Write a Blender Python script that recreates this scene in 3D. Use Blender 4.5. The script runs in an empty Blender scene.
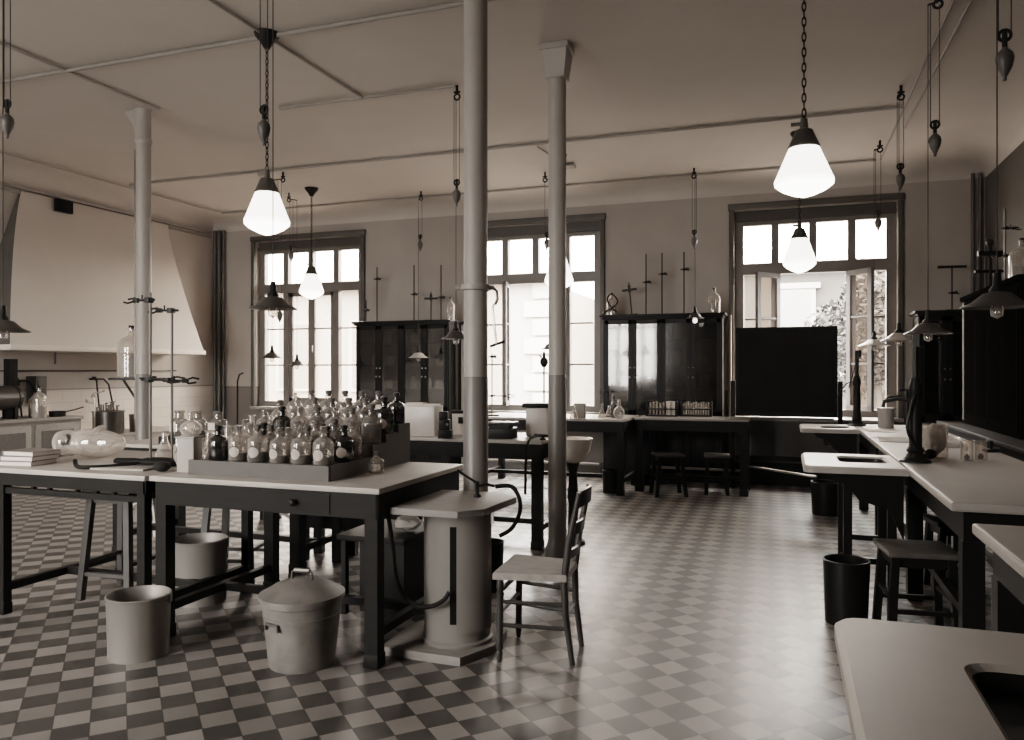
import bpy, bmesh, math, random
from mathutils import Vector, Matrix
random.seed(7)
scene = bpy.context.scene
COL = scene.collection
PI = math.pi
# ------------------------------------------------------------------ survey
# camera survey of the room: eye 1.5 m, 27 mm lens, turned 19.35 deg left of the room axis
F, TH, H = 777.0, math.radians(19.35), 1.5
CT, ST = math.cos(TH), math.sin(TH)
def pt(px, d):
    """floor-plan point seen in column px at depth d"""
    u = (px - 512) / F
    return ((-ST + u * CT) * d, (CT + u * ST) * d)
def zt(py, d):
    return H + (370 - py) / F * d
CEIL = 4.1
YB, XL, XR = 11.1, -9.45, 2.36

# ------------------------------------------------------------------ materials
def tint(v, w=1.0):
    return (v, v * (1 - .085 * w), v * (1 - .155 * w), 1)
MATS = {}
def nodes(name):
    m = bpy.data.materials.new(name); m.use_nodes = True
    nt = m.node_tree; nt.nodes.clear()
    out = nt.nodes.new('ShaderNodeOutputMaterial')
    return m, nt, out
def N(nt, t, **kw):
    n = nt.nodes.new(t)
    for k, v in kw.items():
        if k.startswith('i_'):
            key = k[2:].replace('_', ' ')
            n.inputs[int(key) if key.isdigit() else key].default_value = v
        else:
            setattr(n, k, v)
    return n
def mathn(nt, op, a, b=None):
    n = nt.nodes.new('ShaderNodeMath'); n.operation = op
    for i, x in enumerate((a, b)):
        if x is None: continue
        if isinstance(x, (int, float)): n.inputs[i].default_value = x
        else: nt.links.new(x, n.inputs[i])
    return n.outputs[0]
def mixc(nt, fac, a, b):
    n = nt.nodes.new('ShaderNodeMix'); n.data_type = 'RGBA'
    for i, x in ((0, fac), (6, a), (7, b)):
        if isinstance(x, (int, float)): n.inputs[i].default_value = x
        elif isinstance(x, tuple): n.inputs[i].default_value = x
        else: nt.links.new(x, n.inputs[i])
    return n.outputs[2]
def mat(name, v, rough=.6, metal=0, noise=.15, scale=6, stretch=None, spec=.5, bump=0, coat=0):
    """plain surface: base value with soft blotches"""
    if name in MATS: return MATS[name]
    m, nt, out = nodes(name)
    p = N(nt, 'ShaderNodeBsdfPrincipled')
    p.inputs['Roughness'].default_value = rough
    p.inputs['Metallic'].default_value = metal
    p.inputs['Specular IOR Level'].default_value = spec
    p.inputs['Coat Weight'].default_value = coat
    tc = N(nt, 'ShaderNodeTexCoord')
    mp = N(nt, 'ShaderNodeMapping')
    if stretch: mp.inputs['Scale'].default_value = stretch
    nt.links.new(tc.outputs['Object'], mp.inputs[0])
    nz = N(nt, 'ShaderNodeTexNoise'); nz.inputs['Scale'].default_value = scale
    nz.inputs['Detail'].default_value = 5
    nt.links.new(mp.outputs[0], nz.inputs[0])
    lo, hi = tint(max(0, v * (1 - noise * 1.6))), tint(v * (1 + noise * 1.6))
    nt.links.new(mixc(nt, nz.outputs[0], lo, hi), p.inputs['Base Color'])
    if bump:
        b = N(nt, 'ShaderNodeBump'); b.inputs['Strength'].default_value = bump
        b.inputs['Distance'].default_value = .004
        nt.links.new(nz.outputs[0], b.inputs['Height'])
        nt.links.new(b.outputs[0], p.inputs['Normal'])
    nt.links.new(p.outputs[0], out.inputs[0])
    MATS[name] = m
    return m
def glassy(name, v, opacity, rim=.55, gloss=.08):
    """thin glass: see-through in the middle, denser at the rims"""
    if name in MATS: return MATS[name]
    m, nt, out = nodes(name)
    tr = N(nt, 'ShaderNodeBsdfTransparent'); tr.inputs[0].default_value = tint(.9, .5)
    df = N(nt, 'ShaderNodeBsdfPrincipled'); df.inputs['Base Color'].default_value = tint(v)
    df.inputs['Roughness'].default_value = .12; df.inputs['Specular IOR Level'].default_value = .7
    lw = N(nt, 'ShaderNodeLayerWeight'); lw.inputs[0].default_value = .35
    f = mathn(nt, 'MULTIPLY', lw.outputs['Facing'], rim)
    f = mathn(nt, 'ADD', f, opacity)
    f = mathn(nt, 'MINIMUM', f, .97)
    mx = N(nt, 'ShaderNodeMixShader')
    nt.links.new(f, mx.inputs[0]); nt.links.new(tr.outputs[0], mx.inputs[1]); nt.links.new(df.outputs[0], mx.inputs[2])
    gl = N(nt, 'ShaderNodeBsdfGlossy'); gl.inputs['Roughness'].default_value = .05
    m2 = N(nt, 'ShaderNodeMixShader'); m2.inputs[0].default_value = gloss
    nt.links.new(mx.outputs[0], m2.inputs[1]); nt.links.new(gl.outputs[0], m2.inputs[2])
    nt.links.new(m2.outputs[0], out.inputs[0])
    MATS[name] = m
    return m
def emis(name, v, s, ridged=False):
    m, nt, out = nodes(name)
    p = N(nt, 'ShaderNodeBsdfPrincipled'); p.inputs['Base Color'].default_value = tint(.8)
    p.inputs['Emission Color'].default_value = (1, .93, .84, 1); p.inputs['Emission Strength'].default_value = s
    p.inputs['Roughness'].default_value = .25
    if ridged:   # light falls off on the ridges' upward facets
        ge = N(nt, 'ShaderNodeNewGeometry'); sp = N(nt, 'ShaderNodeSeparateXYZ'); nt.links.new(ge.outputs['Normal'], sp.inputs[0])
        f = mathn(nt, 'SUBTRACT', 1.0, mathn(nt, 'MULTIPLY', sp.outputs[2], .65))
        nt.links.new(mathn(nt, 'MULTIPLY', f, s), p.inputs['Emission Strength'])
    nt.links.new(p.outputs[0], out.inputs[0]); return m

PLASTER = mat('plaster', .52, .85, noise=.05, scale=2.5)
CEILM = mat('ceiling_paint', .54, .9, noise=.05, scale=1.6)
HOODM = mat('hood_plaster', .62, .75, noise=.04, scale=2)
COLM = mat('column_paint', .38, .45, noise=.06, scale=5)
COLD = mat('column_dado', .20, .4, noise=.08, scale=5)
DARKW = mat('dark_wood', .012, .5, spec=.16, noise=.3, scale=5, stretch=(1, 1, 8))
BLACKW = mat('black_wood', .011, .42, spec=.18, noise=.3, scale=5, stretch=(6, 6, 1))
MIDW = mat('mid_wood', .10, .5, noise=.25, scale=6, stretch=(1, 8, 8))
GREYW = mat('grey_paint_wood', .11, .6, noise=.12, scale=4)
PALEW = mat('pale_wood', .26, .6, noise=.18, scale=5, stretch=(2, 8, 8))
TOPM = mat('worktop_enamel', .40, .46, noise=.10, scale=4)
TOPN = mat('worktop_scrubbed', .44, .5, noise=.14, scale=5)
IRON = mat('black_iron', .012, .45, spec=.25, noise=.3)
STEEL = mat('dull_steel', .14, .38, metal=.6, noise=.2)
BRASSY = mat('bright_metal', .5, .28, metal=.9, noise=.1)
ZINC = mat('zinc', .24, .5, metal=.35, noise=.22, scale=4, stretch=(1, 1, .25))
ZINCD = mat('old_zinc', .24, .6, metal=.3, noise=.35, scale=9, bump=.3)
CORDM = mat('cord', .05, .8)
RUBBER = mat('rubber', .014, .6, spec=.2)
WHITE = mat('white_enamel', .72, .25, noise=.04)
PAPER = mat('paper', .68, .85, noise=.05)
PAPERT = mat('label_paper', .50, .85, noise=.12, scale=40)
CORK = mat('cork', .10, .8, noise=.2, scale=30)
RUSH = mat('rush', .36, .8, noise=.3, scale=14, stretch=(1, 9, 1), bump=.5)
CHAIRW = mat('chair_wood', .05, .38, noise=.3, scale=6)
SHEETM = mat('painted_sheet', .25, .5, noise=.10, scale=4)
SLATE = mat('blackboard', .017, .8, spec=.12, noise=.3, scale=3)
STONE = mat('stone_top', .30, .45, noise=.12, scale=6)
FRAMEM = mat('window_paint', .16, .45, noise=.1)
CASING = mat('casing_paint', .075, .5, noise=.1)
SHADEM = mat('shade_enamel', .06, .35, noise=.1)
SHADEL = mat('shade_pale', .45, .35, noise=.1)
LIQD = mat('dark_liquid', .02, .2)
LIQM = mat('pale_liquid', .30, .3)
CLOTH = mat('cloth', .42, .9, noise=.3, scale=18, bump=.8)
GLASS = glassy('clear_glass', .55, .16, .6)
GLASSB = glassy('brown_glass', .02, .80, .3)
GLASSM = glassy('grey_glass', .22, .42, .5)
GLASSW = glassy('milky_glass', .72, .20, .6, .10)
PANE = glassy('window_pane', .6, .03, .1, .05)
CPANE = glassy('cabinet_pane', .01, .45, .1, .05)
LIT = emis('lamp_glass', 1, 4.2, True)
LITB = emis('bulb_glass', 1, 1.5)

def floor_mat():
    m, nt, out = nodes('checker_tiles')
    tc = N(nt, 'ShaderNodeTexCoord'); sp = N(nt, 'ShaderNodeSeparateXYZ')
    nt.links.new(tc.outputs['Object'], sp.inputs[0])
    a = TH + math.radians(26.9); ox, oy, T = -2.689, 2.428, .14
    x = mathn(nt, 'SUBTRACT', sp.outputs[0], ox); y = mathn(nt, 'SUBTRACT', sp.outputs[1], oy)
    def rot(cx, cy): return mathn(nt, 'MULTIPLY', mathn(nt, 'ADD', mathn(nt, 'MULTIPLY', x, cx), mathn(nt, 'MULTIPLY', y, cy)), 1 / T)
    U = rot(math.cos(a), math.sin(a)); V = rot(-math.sin(a), math.cos(a))
    fu, fv = mathn(nt, 'FLOOR', U), mathn(nt, 'FLOOR', V)
    par = mathn(nt, 'ABSOLUTE', mathn(nt, 'MODULO', mathn(nt, 'ADD', fu, fv), 2.0))
    ru, rv = mathn(nt, 'FRACT', U), mathn(nt, 'FRACT', V)
    def edge(r): return mathn(nt, 'MINIMUM', r, mathn(nt, 'SUBTRACT', 1.0, r))
    e = mathn(nt, 'MINIMUM', edge(ru), edge(rv))
    grout = mathn(nt, 'LESS_THAN', e, .018)
    cb = N(nt, 'ShaderNodeCombineXYZ'); nt.links.new(fu, cb.inputs[0]); nt.links.new(fv, cb.inputs[1])
    wn = N(nt, 'ShaderNodeTexWhiteNoise'); nt.links.new(cb.outputs[0], wn.inputs[0])
    c = mixc(nt, par, tint(.28), tint(.075))
    nz = N(nt, 'ShaderNodeTexNoise'); nz.inputs['Scale'].default_value = 3; nz.inputs['Detail'].default_value = 6
    nt.links.new(tc.outputs['Object'], nz.inputs[0])
    k = mathn(nt, 'ADD', mathn(nt, 'MULTIPLY', wn.outputs[0], .4), mathn(nt, 'ADD', mathn(nt, 'MULTIPLY', nz.outputs[0], .5), .52))
    vm = N(nt, 'ShaderNodeVectorMath', operation='SCALE'); nt.links.new(c, vm.inputs[0]); nt.links.new(k, vm.inputs['Scale'])
    c2 = mixc(nt, mathn(nt, 'MULTIPLY', grout, .7), vm.outputs[0], tint(.045))
    p = N(nt, 'ShaderNodeBsdfPrincipled'); nt.links.new(c2, p.inputs['Base Color'])
    p.inputs['Coat Weight'].default_value = .15; p.inputs['Coat Roughness'].default_value = .26; p.inputs['Specular IOR Level'].default_value = .75
    r = mathn(nt, 'ADD', mathn(nt, 'MULTIPLY', nz.outputs[0], .18), .36); nt.links.new(r, p.inputs['Roughness'])
    b = N(nt, 'ShaderNodeBump'); b.inputs['Strength'].default_value = .12; b.inputs['Distance'].default_value = .004
    nt.links.new(mathn(nt, 'SUBTRACT', mathn(nt, 'ADD', wn.outputs[0], nz.outputs[0]), grout), b.inputs['Height'])
    nt.links.new(b.outputs[0], p.inputs['Normal'])
    nt.links.new(p.outputs[0], out.inputs[0]); return m
def wall_mat(name, v, dado_v, zd, tiles=False):
    m, nt, out = nodes(name)
    tc = N(nt, 'ShaderNodeTexCoord'); sp = N(nt, 'ShaderNodeSeparateXYZ')
    nt.links.new(tc.outputs['Object'], sp.inputs[0])
    nz = N(nt, 'ShaderNodeTexNoise'); nz.inputs['Scale'].default_value = 1.7; nz.inputs['Detail'].default_value = 6
    nt.links.new(tc.outputs['Object'], nz.inputs[0])
    up = mixc(nt, nz.outputs[0], tint(v * .86), tint(v * 1.12))
    lo = mixc(nt, nz.outputs[0], tint(dado_v * .85), tint(dado_v * 1.15))
    if tiles:
        br = N(nt, 'ShaderNodeTexBrick'); br.inputs['Scale'].default_value = 1
        br.inputs['Brick Width'].default_value = .3; br.inputs['Row Height'].default_value = .15
        br.inputs['Mortar Size'].default_value = .004
        br.inputs['Color1'].default_value = tint(dado_v); br.inputs['Color2'].default_value = tint(dado_v * .95); br.inputs['Mortar'].default_value = tint(dado_v * .78)
        cb = N(nt, 'ShaderNodeCombineXYZ'); nt.links.new(sp.outputs[1], cb.inputs[0]); nt.links.new(sp.outputs[2], cb.inputs[1])
        nt.links.new(cb.outputs[0], br.inputs[0]); lo = br.outputs[0]
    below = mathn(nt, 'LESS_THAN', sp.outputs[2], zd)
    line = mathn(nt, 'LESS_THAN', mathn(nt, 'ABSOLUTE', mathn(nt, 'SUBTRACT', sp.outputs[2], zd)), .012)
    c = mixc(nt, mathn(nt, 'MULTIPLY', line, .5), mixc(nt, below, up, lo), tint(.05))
    p = N(nt, 'ShaderNodeBsdfPrincipled'); nt.links.new(c, p.inputs['Base Color']); p.inputs['Roughness'].default_value = .8
    r = mathn(nt, 'SUBTRACT', .85, mathn(nt, 'MULTIPLY', below, .4)); nt.links.new(r, p.inputs['Roughness'])
    nt.links.new(p.outputs[0], out.inputs[0]); return m

# ------------------------------------------------------------------ mesh builder
class MB:
    def __init__(s): s.bm = bmesh.new()
    def hose(s, pts, r, n=8, k=6):
        P = [Vector(p) for p in pts]; out = []
        for i in range(len(P) - 1):
            a, b, c, d = P[max(i - 1, 0)], P[i], P[i + 1], P[min(i + 2, len(P) - 1)]
            for j in range(k):
                t = j / k
                out.append(.5 * (2 * b + (c - a) * t + (2 * a - 5 * b + 4 * c - d) * t * t + (3 * b - a - 3 * c + d) * t ** 3))
        return s.tube(out + [P[-1]], r, n)
    def box(s, x, y, z, sx, sy, sz, rz=0, bev=0, taper=None):
        """box centred on x,y with its underside at z"""
        M = Matrix.Translation((x, y, z + sz / 2)) @ Matrix.Rotation(rz, 4, 'Z') @ Matrix.Diagonal((sx, sy, sz, 1))
        r = bmesh.ops.create_cube(s.bm, size=1, matrix=M)
        vs = r['verts']
        if taper:
            for v in vs:
                if v.co.z < z + sz / 2: v.co.x = x + (v.co.x - x) * taper; v.co.y = y + (v.co.y - y) * taper
        if bev:
            es = list({e for v in vs for e in v.link_edges})
            bmesh.ops.bevel(s.bm, geom=es, offset=bev, segments=2, affect='EDGES', profile=.6)
        return s
    def ring(s, c, ax, r, n, up=None):
        ax = Vector(ax).normalized()
        a = ax.orthogonal().normalized() if up is None else Vector(up)
        b = ax.cross(a)
        return [s.bm.verts.new(Vector(c) + a * math.cos(2 * PI * i / n) * r + b * math.sin(2 * PI * i / n) * r) for i in range(n)]
    def tube(s, pts, r, n=8, cap=True):
        pts = [Vector(p) for p in pts]; rs = r if isinstance(r, (list, tuple)) else [r] * len(pts)
        prev = None; up = None
        for i, p in enumerate(pts):
            t = (pts[min(i + 1, len(pts) - 1)] - pts[max(i - 1, 0)]).normalized()
            if up is None: up = t.orthogonal().normalized()
            up = (up - t * up.dot(t)).normalized()
            cur = s.ring(p, t, rs[i], n, up)
            if prev:
                for k in range(n): s.bm.faces.new((prev[k], prev[(k + 1) % n], cur[(k + 1) % n], cur[k]))
            elif cap: s.bm.faces.new(cur[::-1])
            prev = cur
        if cap: s.bm.faces.new(prev)
        return s
    def bar(s, p, q, w, h=None):
        """square bar from p to q"""
        h = h or w; p, q = Vector(p), Vector(q); t = (q - p).normalized()
        a = t.cross(Vector((0, 0, 1)));
        if a.length < 1e-3 or abs(t.z) > .95: a = Vector((1, 0, 0)) - t * t.x
        a.normalize(); b = t.cross(a)
        L = []
        for c in (p, q):
            L.append([s.bm.verts.new(c + a * i * w / 2 + b * j * h / 2) for i, j in ((-1, -1), (1, -1), (1, 1), (-1, 1))])
        A, B = L
        s.bm.faces.new(A[::-1]); s.bm.faces.new(B)
        for k in range(4): s.bm.faces.new((A[k], A[(k + 1) % 4], B[(k + 1) % 4], B[k]))
        return s
    def lathe(s, prof, x=0, y=0, z=0, n=20, axis='Z', sx=1, sy=1):
        prev = None
        def P(r, h, k):
            a = 2 * PI * k / n; u, v = r * math.cos(a) * sx, r * math.sin(a) * sy
            if axis == 'Z': return (x + u, y + v, z + h)
            if axis == 'X': return (x + h, y + u, z + v)
            return (x + u, y + h, z + v)
        for r, h in prof:
            cur = [s.bm.verts.new(P(0, h, 0))] if r < 1e-5 else [s.bm.verts.new(P(r, h, k)) for k in range(n)]
            if prev:
                if len(prev) == 1 and len(cur) > 1:
                    for k in range(n): s.bm.faces.new((prev[0], cur[k], cur[(k + 1) % n]))
                elif len(cur) == 1 and len(prev) > 1:
                    for k in range(n): s.bm.faces.new((prev[(k + 1) % n], prev[k], cur[0]))
                elif len(cur) > 1:
                    for k in range(n): s.bm.faces.new((prev[k], prev[(k + 1) % n], cur[(k + 1) % n], cur[k]))
            prev = cur
        return s
    def prism(s, poly, z0, z1, bev=0):
        a = [s.bm.verts.new((x, y, z0)) for x, y in poly]; b = [s.bm.verts.new((x, y, z1)) for x, y in poly]
        s.bm.faces.new(a[::-1]); t = s.bm.faces.new(b)
        n = len(poly)
        for k in range(n): s.bm.faces.new((a[k], a[(k + 1) % n], b[(k + 1) % n], b[k]))
        if bev: bmesh.ops.bevel(s.bm, geom=list(t.edges), offset=bev, segments=2, affect='EDGES', profile=.6)
        return s
    def quad(s, *ps):
        s.bm.faces.new([s.bm.verts.new(p) for p in ps]); return s
    def ball(s, x, y, z, r, sz=1):
        return s.lathe([(0, -r * sz)] + [(r * math.sin(PI * i / 8), -r * sz * math.cos(PI * i / 8)) for i in range(1, 8)] + [(0, r * sz)], x, y, z, 12)
    def torus(s, c, R, r, axis='Z', n=24, m=8):
        pts = []
        for i in range(n + 1):
            a = 2 * PI * i / n; u, v = R * math.cos(a), R * math.sin(a)
            pts.append({'Z': (c[0] + u, c[1] + v, c[2]), 'X': (c[0], c[1] + u, c[2] + v), 'Y': (c[0] + u, c[1], c[2] + v)}[axis])
        return s.tube(pts, r, m, cap=False)
    def build(s, name, m, parent=None, smooth=True):
        bmesh.ops.recalc_face_normals(s.bm, faces=s.bm.faces)
        me = bpy.data.meshes.new(name); s.bm.to_mesh(me); s.bm.free()
        me.materials.append(m)
        if smooth:
            for p in me.polygons: p.use_smooth = True
            try: me.set_sharp_from_angle(angle=math.radians(38))
            except Exception: pass
        o = bpy.data.objects.new(name, me); COL.objects.link(o)
        if parent: o.parent = parent
        return o
def tag(o, label, cat, group=None, kind=None):
    o['label'] = label; o['category'] = cat
    if group: o['group'] = group
    if kind: o['kind'] = kind
    return o
def thing(name, label, cat, loc=(0, 0, 0), rz=0, group=None):
    o = bpy.data.objects.new(name, None); o.empty_display_size = .1; COL.objects.link(o)
    o.location = loc; o.rotation_euler = (0, 0, rz)
    return tag(o, label, cat, group)
def struct(name, mb, m, smooth=False, label=None):
    o = mb.build(name, m, None, smooth); o['kind'] = 'structure'
    if label: o['label'] = label
    return o
def dup(root, loc, rz, label, group=None, scale=None):
    """copy of a thing with copies of its parts and sub-parts"""
    def cp(o, parent):
        c = o.copy(); COL.objects.link(c)
        if parent: c.parent = parent
        for ch in list(KIDS.get(o.name, [])) or list(o.children): cp(ch, c)
        return c
    r = cp(root, None); r.location = loc; r.rotation_euler = (0, 0, rz); r['label'] = label
    if group: r['group'] = group
    if scale: r.scale = scale
    return r
KIDS = {}
PROTO = {}
def inst(key, maker, loc, rz, label, group=None, scale=None):
    """first call builds the thing, later calls copy it"""
    if key not in PROTO:
        r = maker(); PROTO[key] = r
        r.location = loc; r.rotation_euler = (0, 0, rz); r['label'] = label
        if group: r['group'] = group
        if scale: r.scale = scale
        return r
    return dup(PROTO[key], loc, rz, label, group, scale)
ORD = ['first', 'second', 'third', 'fourth', 'fifth', 'sixth', 'seventh', 'eighth', 'ninth', 'tenth', 'eleventh', 'twelfth']

# ------------------------------------------------------------------ room shell
fl = struct('floor', MB().box((XL + XR) / 2, 4.3, -.2, XR - XL + .6, 14.2, .2), floor_mat())
WIN = [(-8.55, -6.48), (-4.58, -2.53), (-.66, 1.37)]
WZ0, WZ1 = .86, 3.69
wb = MB(); TW = .34
xs = [XL - .3] + [v for w in WIN for v in w] + [XR + .3]
for i in range(0, len(xs), 2):
    wb.box((xs[i] + xs[i + 1]) / 2, YB + TW / 2, 0, xs[i + 1] - xs[i], TW, CEIL + .1)
for a, b in WIN:
    wb.box((a + b) / 2, YB + TW / 2, 0, b - a, TW, WZ0)
    wb.box((a + b) / 2, YB + TW / 2, WZ1, b - a, TW, CEIL + .1 - WZ1)
struct('wall_back', wb, wall_mat('back_wall_paint', .38, .15, 1.21))
struct('wall_left', MB().box(XL - .15, 4.3, 0, .3, 13.9, CEIL + .1), wall_mat('left_wall_paint', .52, .80, 1.23, True))
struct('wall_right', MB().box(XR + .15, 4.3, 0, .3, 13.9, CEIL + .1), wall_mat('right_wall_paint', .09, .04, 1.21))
FILL_OPENINGS = [(-8.6, -7.0), (-5.2, -3.7)]   # unseen openings added behind the camera to let in fill daylight
wf = MB(); fx = [XL - .3] + [v for q_ in FILL_OPENINGS for v in q_] + [XR + .3]
for i in range(0, len(fx), 2): wf.box((fx[i] + fx[i + 1]) / 2, -2.4, 0, fx[i + 1] - fx[i], .3, CEIL + .1)
for a, b in FILL_OPENINGS:
    wf.box((a + b) / 2, -2.4, 0, b - a, .3, WZ0); wf.box((a + b) / 2, -2.4, WZ1, b - a, .3, CEIL + .1 - WZ1)
    wf.box((a + b) / 2, -2.4, 2.75, b - a, .08, .1)
    for k in range(1, 4): wf.box(a + (b - a) * k / 4, -2.4, WZ0, .09, .08, WZ1 - WZ0)
struct('wall_front', wf, wall_mat('front_wall_paint', .34, .1, 1.21))
cm = MB(); cm.box((XL + XR) / 2, 4.3, CEIL, XR - XL + .6, 14.2, .2)
# plaster cove running round the room where walls meet ceiling
def cove(p, q, inward):
    n = 7; L = []
    for e in (p, q):
        L.append([cm.bm.verts.new((e[0] + inward[0] * .42 * (1 - math.cos(PI / 2 * k / n)), e[1] + inward[1] * .42 * (1 - math.cos(PI / 2 * k / n)), 3.9 + .2 * math.sin(PI / 2 * k / n))) for k in range(n + 1)])
    for k in range(n): cm.bm.faces.new((L[0][k], L[0][k + 1], L[1][k + 1], L[1][k]))
cove((XL, YB), (XR, YB), (0, -1)); cove((XL, -2.2), (XL, YB), (1, 0)); cove((XR, -2.2), (XR, YB), (-1, 0))
struct('ceiling', cm, CEILM, True)
struct('trim_1', MB().box(XL + .03, 4.4, 3.86, .06, 13.2, .04).box(XL + .02, 4.4, 3.80, .03, 13.2, .03), mat('cornice', .34, .6), label='thin cornice moulding along the top of the left wall')
bb = MB()
for i in range(0, len(xs), 2): bb.box((xs[i] + xs[i + 1]) / 2, YB - .012, 0, xs[i + 1] - xs[i] - .62 * (i in (0, 6)), .024, .16)
struct('baseboard_back', bb, CASING)
struct('baseboard_right', MB().box(XR - .012, 4.4, 0, .024, 13.0, .16), CASING)
struct('baseboard_left', MB().box(XL + .012, 2.0, 0, .024, 8.2, .16), CASING)
# dark casing of a door in the right wall, only its edge in view
struct('trim_2', MB().box(XR - .03, 8.55, 2.45, .06, .16, 1.3).box(XR - .03, 7.9, 3.7, .06, 1.2, .12), CASING, label='dark casing on the right wall near the corner')

# ------------------------------------------------------------------ windows
def window(k, a, b, opening):
    w = bpy.data.objects.new('window_%d' % k, None); COL.objects.link(w); w['kind'] = 'structure'
    yf = YB + .14
    f = MB(); cx = (a + b) / 2; W = b - a
    # inner casing on the wall face
    c = MB()
    for x in (a - .0325, b + .0325): c.box(x, YB - .024, WZ0, .065, .048, WZ1 - WZ0, bev=.008)
    c.box(cx, YB - .025, WZ1 + .001, W + .16, .054, .085, bev=.008)
    c.build('casing', CASING, w)
    MB().box(cx, YB + .16, WZ1 - .15, W, .14, .15).box(cx, YB + .075, WZ1 - .14, W, .03, .05).build('lintel_box', CASING, w)
    MB().box(cx, YB + .06, WZ0 - .03, W + .14, .26, .05, bev=.008).build('sill', STONE, w)
    z0, z1, zt_ = WZ0 + .02, WZ1 - .15, 2.88
    for x in (a + .06, b - .06): f.box(x, yf, z0 + .001, .12, .1, z1 - z0 - .003)
    f.box(cx, yf, z1 - .05, W, .092, .06); f.box(cx, yf, zt_ - .07, W, .124, .15); f.box(cx, yf, z0, W, .092, .09)
    x1, x2 = a + .14 + (W - .28) * .225, b - .14 - (W - .28) * .225
    for x in (x1, x2): f.box(x, yf, z0 + .001, .10, .1, z1 - z0 - .003)
    f.box(cx, yf, zt_, .10, .1, z1 - zt_ - .003)
    f.build('frame', FRAMEM, w)
    bars = MB(); panes = []
    def light(p, q, za, zb, nb):
        panes.append((p, q, za, zb))
        for i in range(1, nb + 1): bars.box((p + q) / 2, yf, za + (zb - za) * i / (nb + 1) - .012, q - p, .03, .024)
    for p, q in ((a + .14, x1 - .055), (x1 + .055, cx - .06), (cx + .06, x2 - .055), (x2 + .055, b - .14)): light(p, q, zt_ + .08, z1 - .05, 0)
    for p, q in ((a + .14, x1 - .055), (x2 + .055, b - .14)): light(p, q, z0 + .09, zt_ - .07, 2)
    if opening is None: pass
    bars.build('glazing_bars', FRAMEM, w)
    for p, q, za, zb in panes: MB().box((p + q) / 2, yf, za, q - p, .006, zb - za).build('pane', PANE, w)
    # two casements in the middle bay
    cw = (x2 - x1 - .11) / 2; hgt = zt_ - .07 - z0 - .09
    for s, hx in ((1, x1 + .055), (-1, x2 - .055)):
        ang = 0 if opening is None else math.radians(opening[0 if s > 0 else 1]) * -s
        cs = bpy.data.objects.new('casement', None); COL.objects.link(cs); cs.parent = w
        cs.location = (hx, yf - (.055 if opening else 0), z0 + .09); cs.rotation_euler = (0, 0, ang)
        m_ = MB(); st = .065
        for x in (st / 2, cw - st / 2): m_.box(s * x, 0, 0, st, .045, hgt)
        for z in (0, hgt - st): m_.box(s * cw / 2, 0, z, cw, .045, st)
        for i in (1, 2): m_.box(s * cw / 2, 0, hgt * i / 3 - .012, cw - .1, .028, .024)
        m_.build('casement_frame', FRAMEM, cs)
        MB().box(s * cw / 2, 0, st, cw - 2 * st, .006, hgt - 2 * st).build('pane', PANE, cs)
        if s < 0: MB().box(s * (cw - .03), -.04, hgt * .45, .02, .03, .12, bev=.004).build('handle', BRASSY, cs)
    return w
window(1, *WIN[0], None)
window(2, *WIN[1], (78, 84))
window(3, *WIN[2], (132, 130))

# ------------------------------------------------------------------ outside
EXT1 = mat('outside_render', .26, .9, noise=.08, scale=1.2)
EXT2 = mat('outside_quoins', .36, .9, noise=.1, scale=3)
EXT3 = mat('outside_brick', .05, .9, noise=.15, scale=2)
LEAF = mat('outside_leaves', .035, .7, noise=.5, scale=2)
g = MB().box(-3, 30, -1.2, 90, 36, .2); struct('ground_outside', g, mat('outside_paving', .2, .9), label='pale paving outside the windows')
bld = thing('house', 'pale rendered house with corner stones across the street, seen through the middle window', 'building', (-7.6, 19.0, -1))
MB().box(-4, 3, 0, 12.0, 6, 4.7).build('wall', EXT1, bld)
q = MB()
for i in range(10): q.box(1.65 + (i % 2) * .12, -.03, .1 + i * .47, .75 - (i % 2) * .24, .12, .40)
q.build('quoins', EXT2, bld)
for x in (-8.2, -5.6, -3.2, -.6):
    for z in (1.9,):
        fr = MB().box(x, -.05, z, 1.3, .14, 2.0).build('window', EXT2, bld)
        MB().box(x, -.13, z + .1, 1.05, .02, 1.8).build('pane', mat('outside_pane', .16, .3), fr)
MB().box(-4, -.15, 4.7, 12.3, .5, .25).build('cornice', EXT2, bld)
b2 = thing('brick_house', 'brick house behind a tree, seen through the open right hand window', 'building', (-.6, 24.5, -1))
MB().box(2.4, 3, 0, 13.6, 6, 5.5).build('wall', EXT3, b2)
for x in (-3.4, .9, 4.4):
    fr = MB().box(x, -.05, 2.9, 1.1, .16, 2.0).box(x, -.1, 4.9, 1.35, .2, .16).build('window', EXT1, b2)
    MB().box(x, -.14, 3.0, .8, .02, 1.8).build('pane', mat('outside_pane', .16, .3), fr)
MB().box(2.4, -.1, 5.45, 13.8, .5, .22).build('cornice', EXT1, b2)
MB().box(2.4, -.06, 2.3, 13.6, .15, .12).build('string_course', EXT1, b2)
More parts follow.
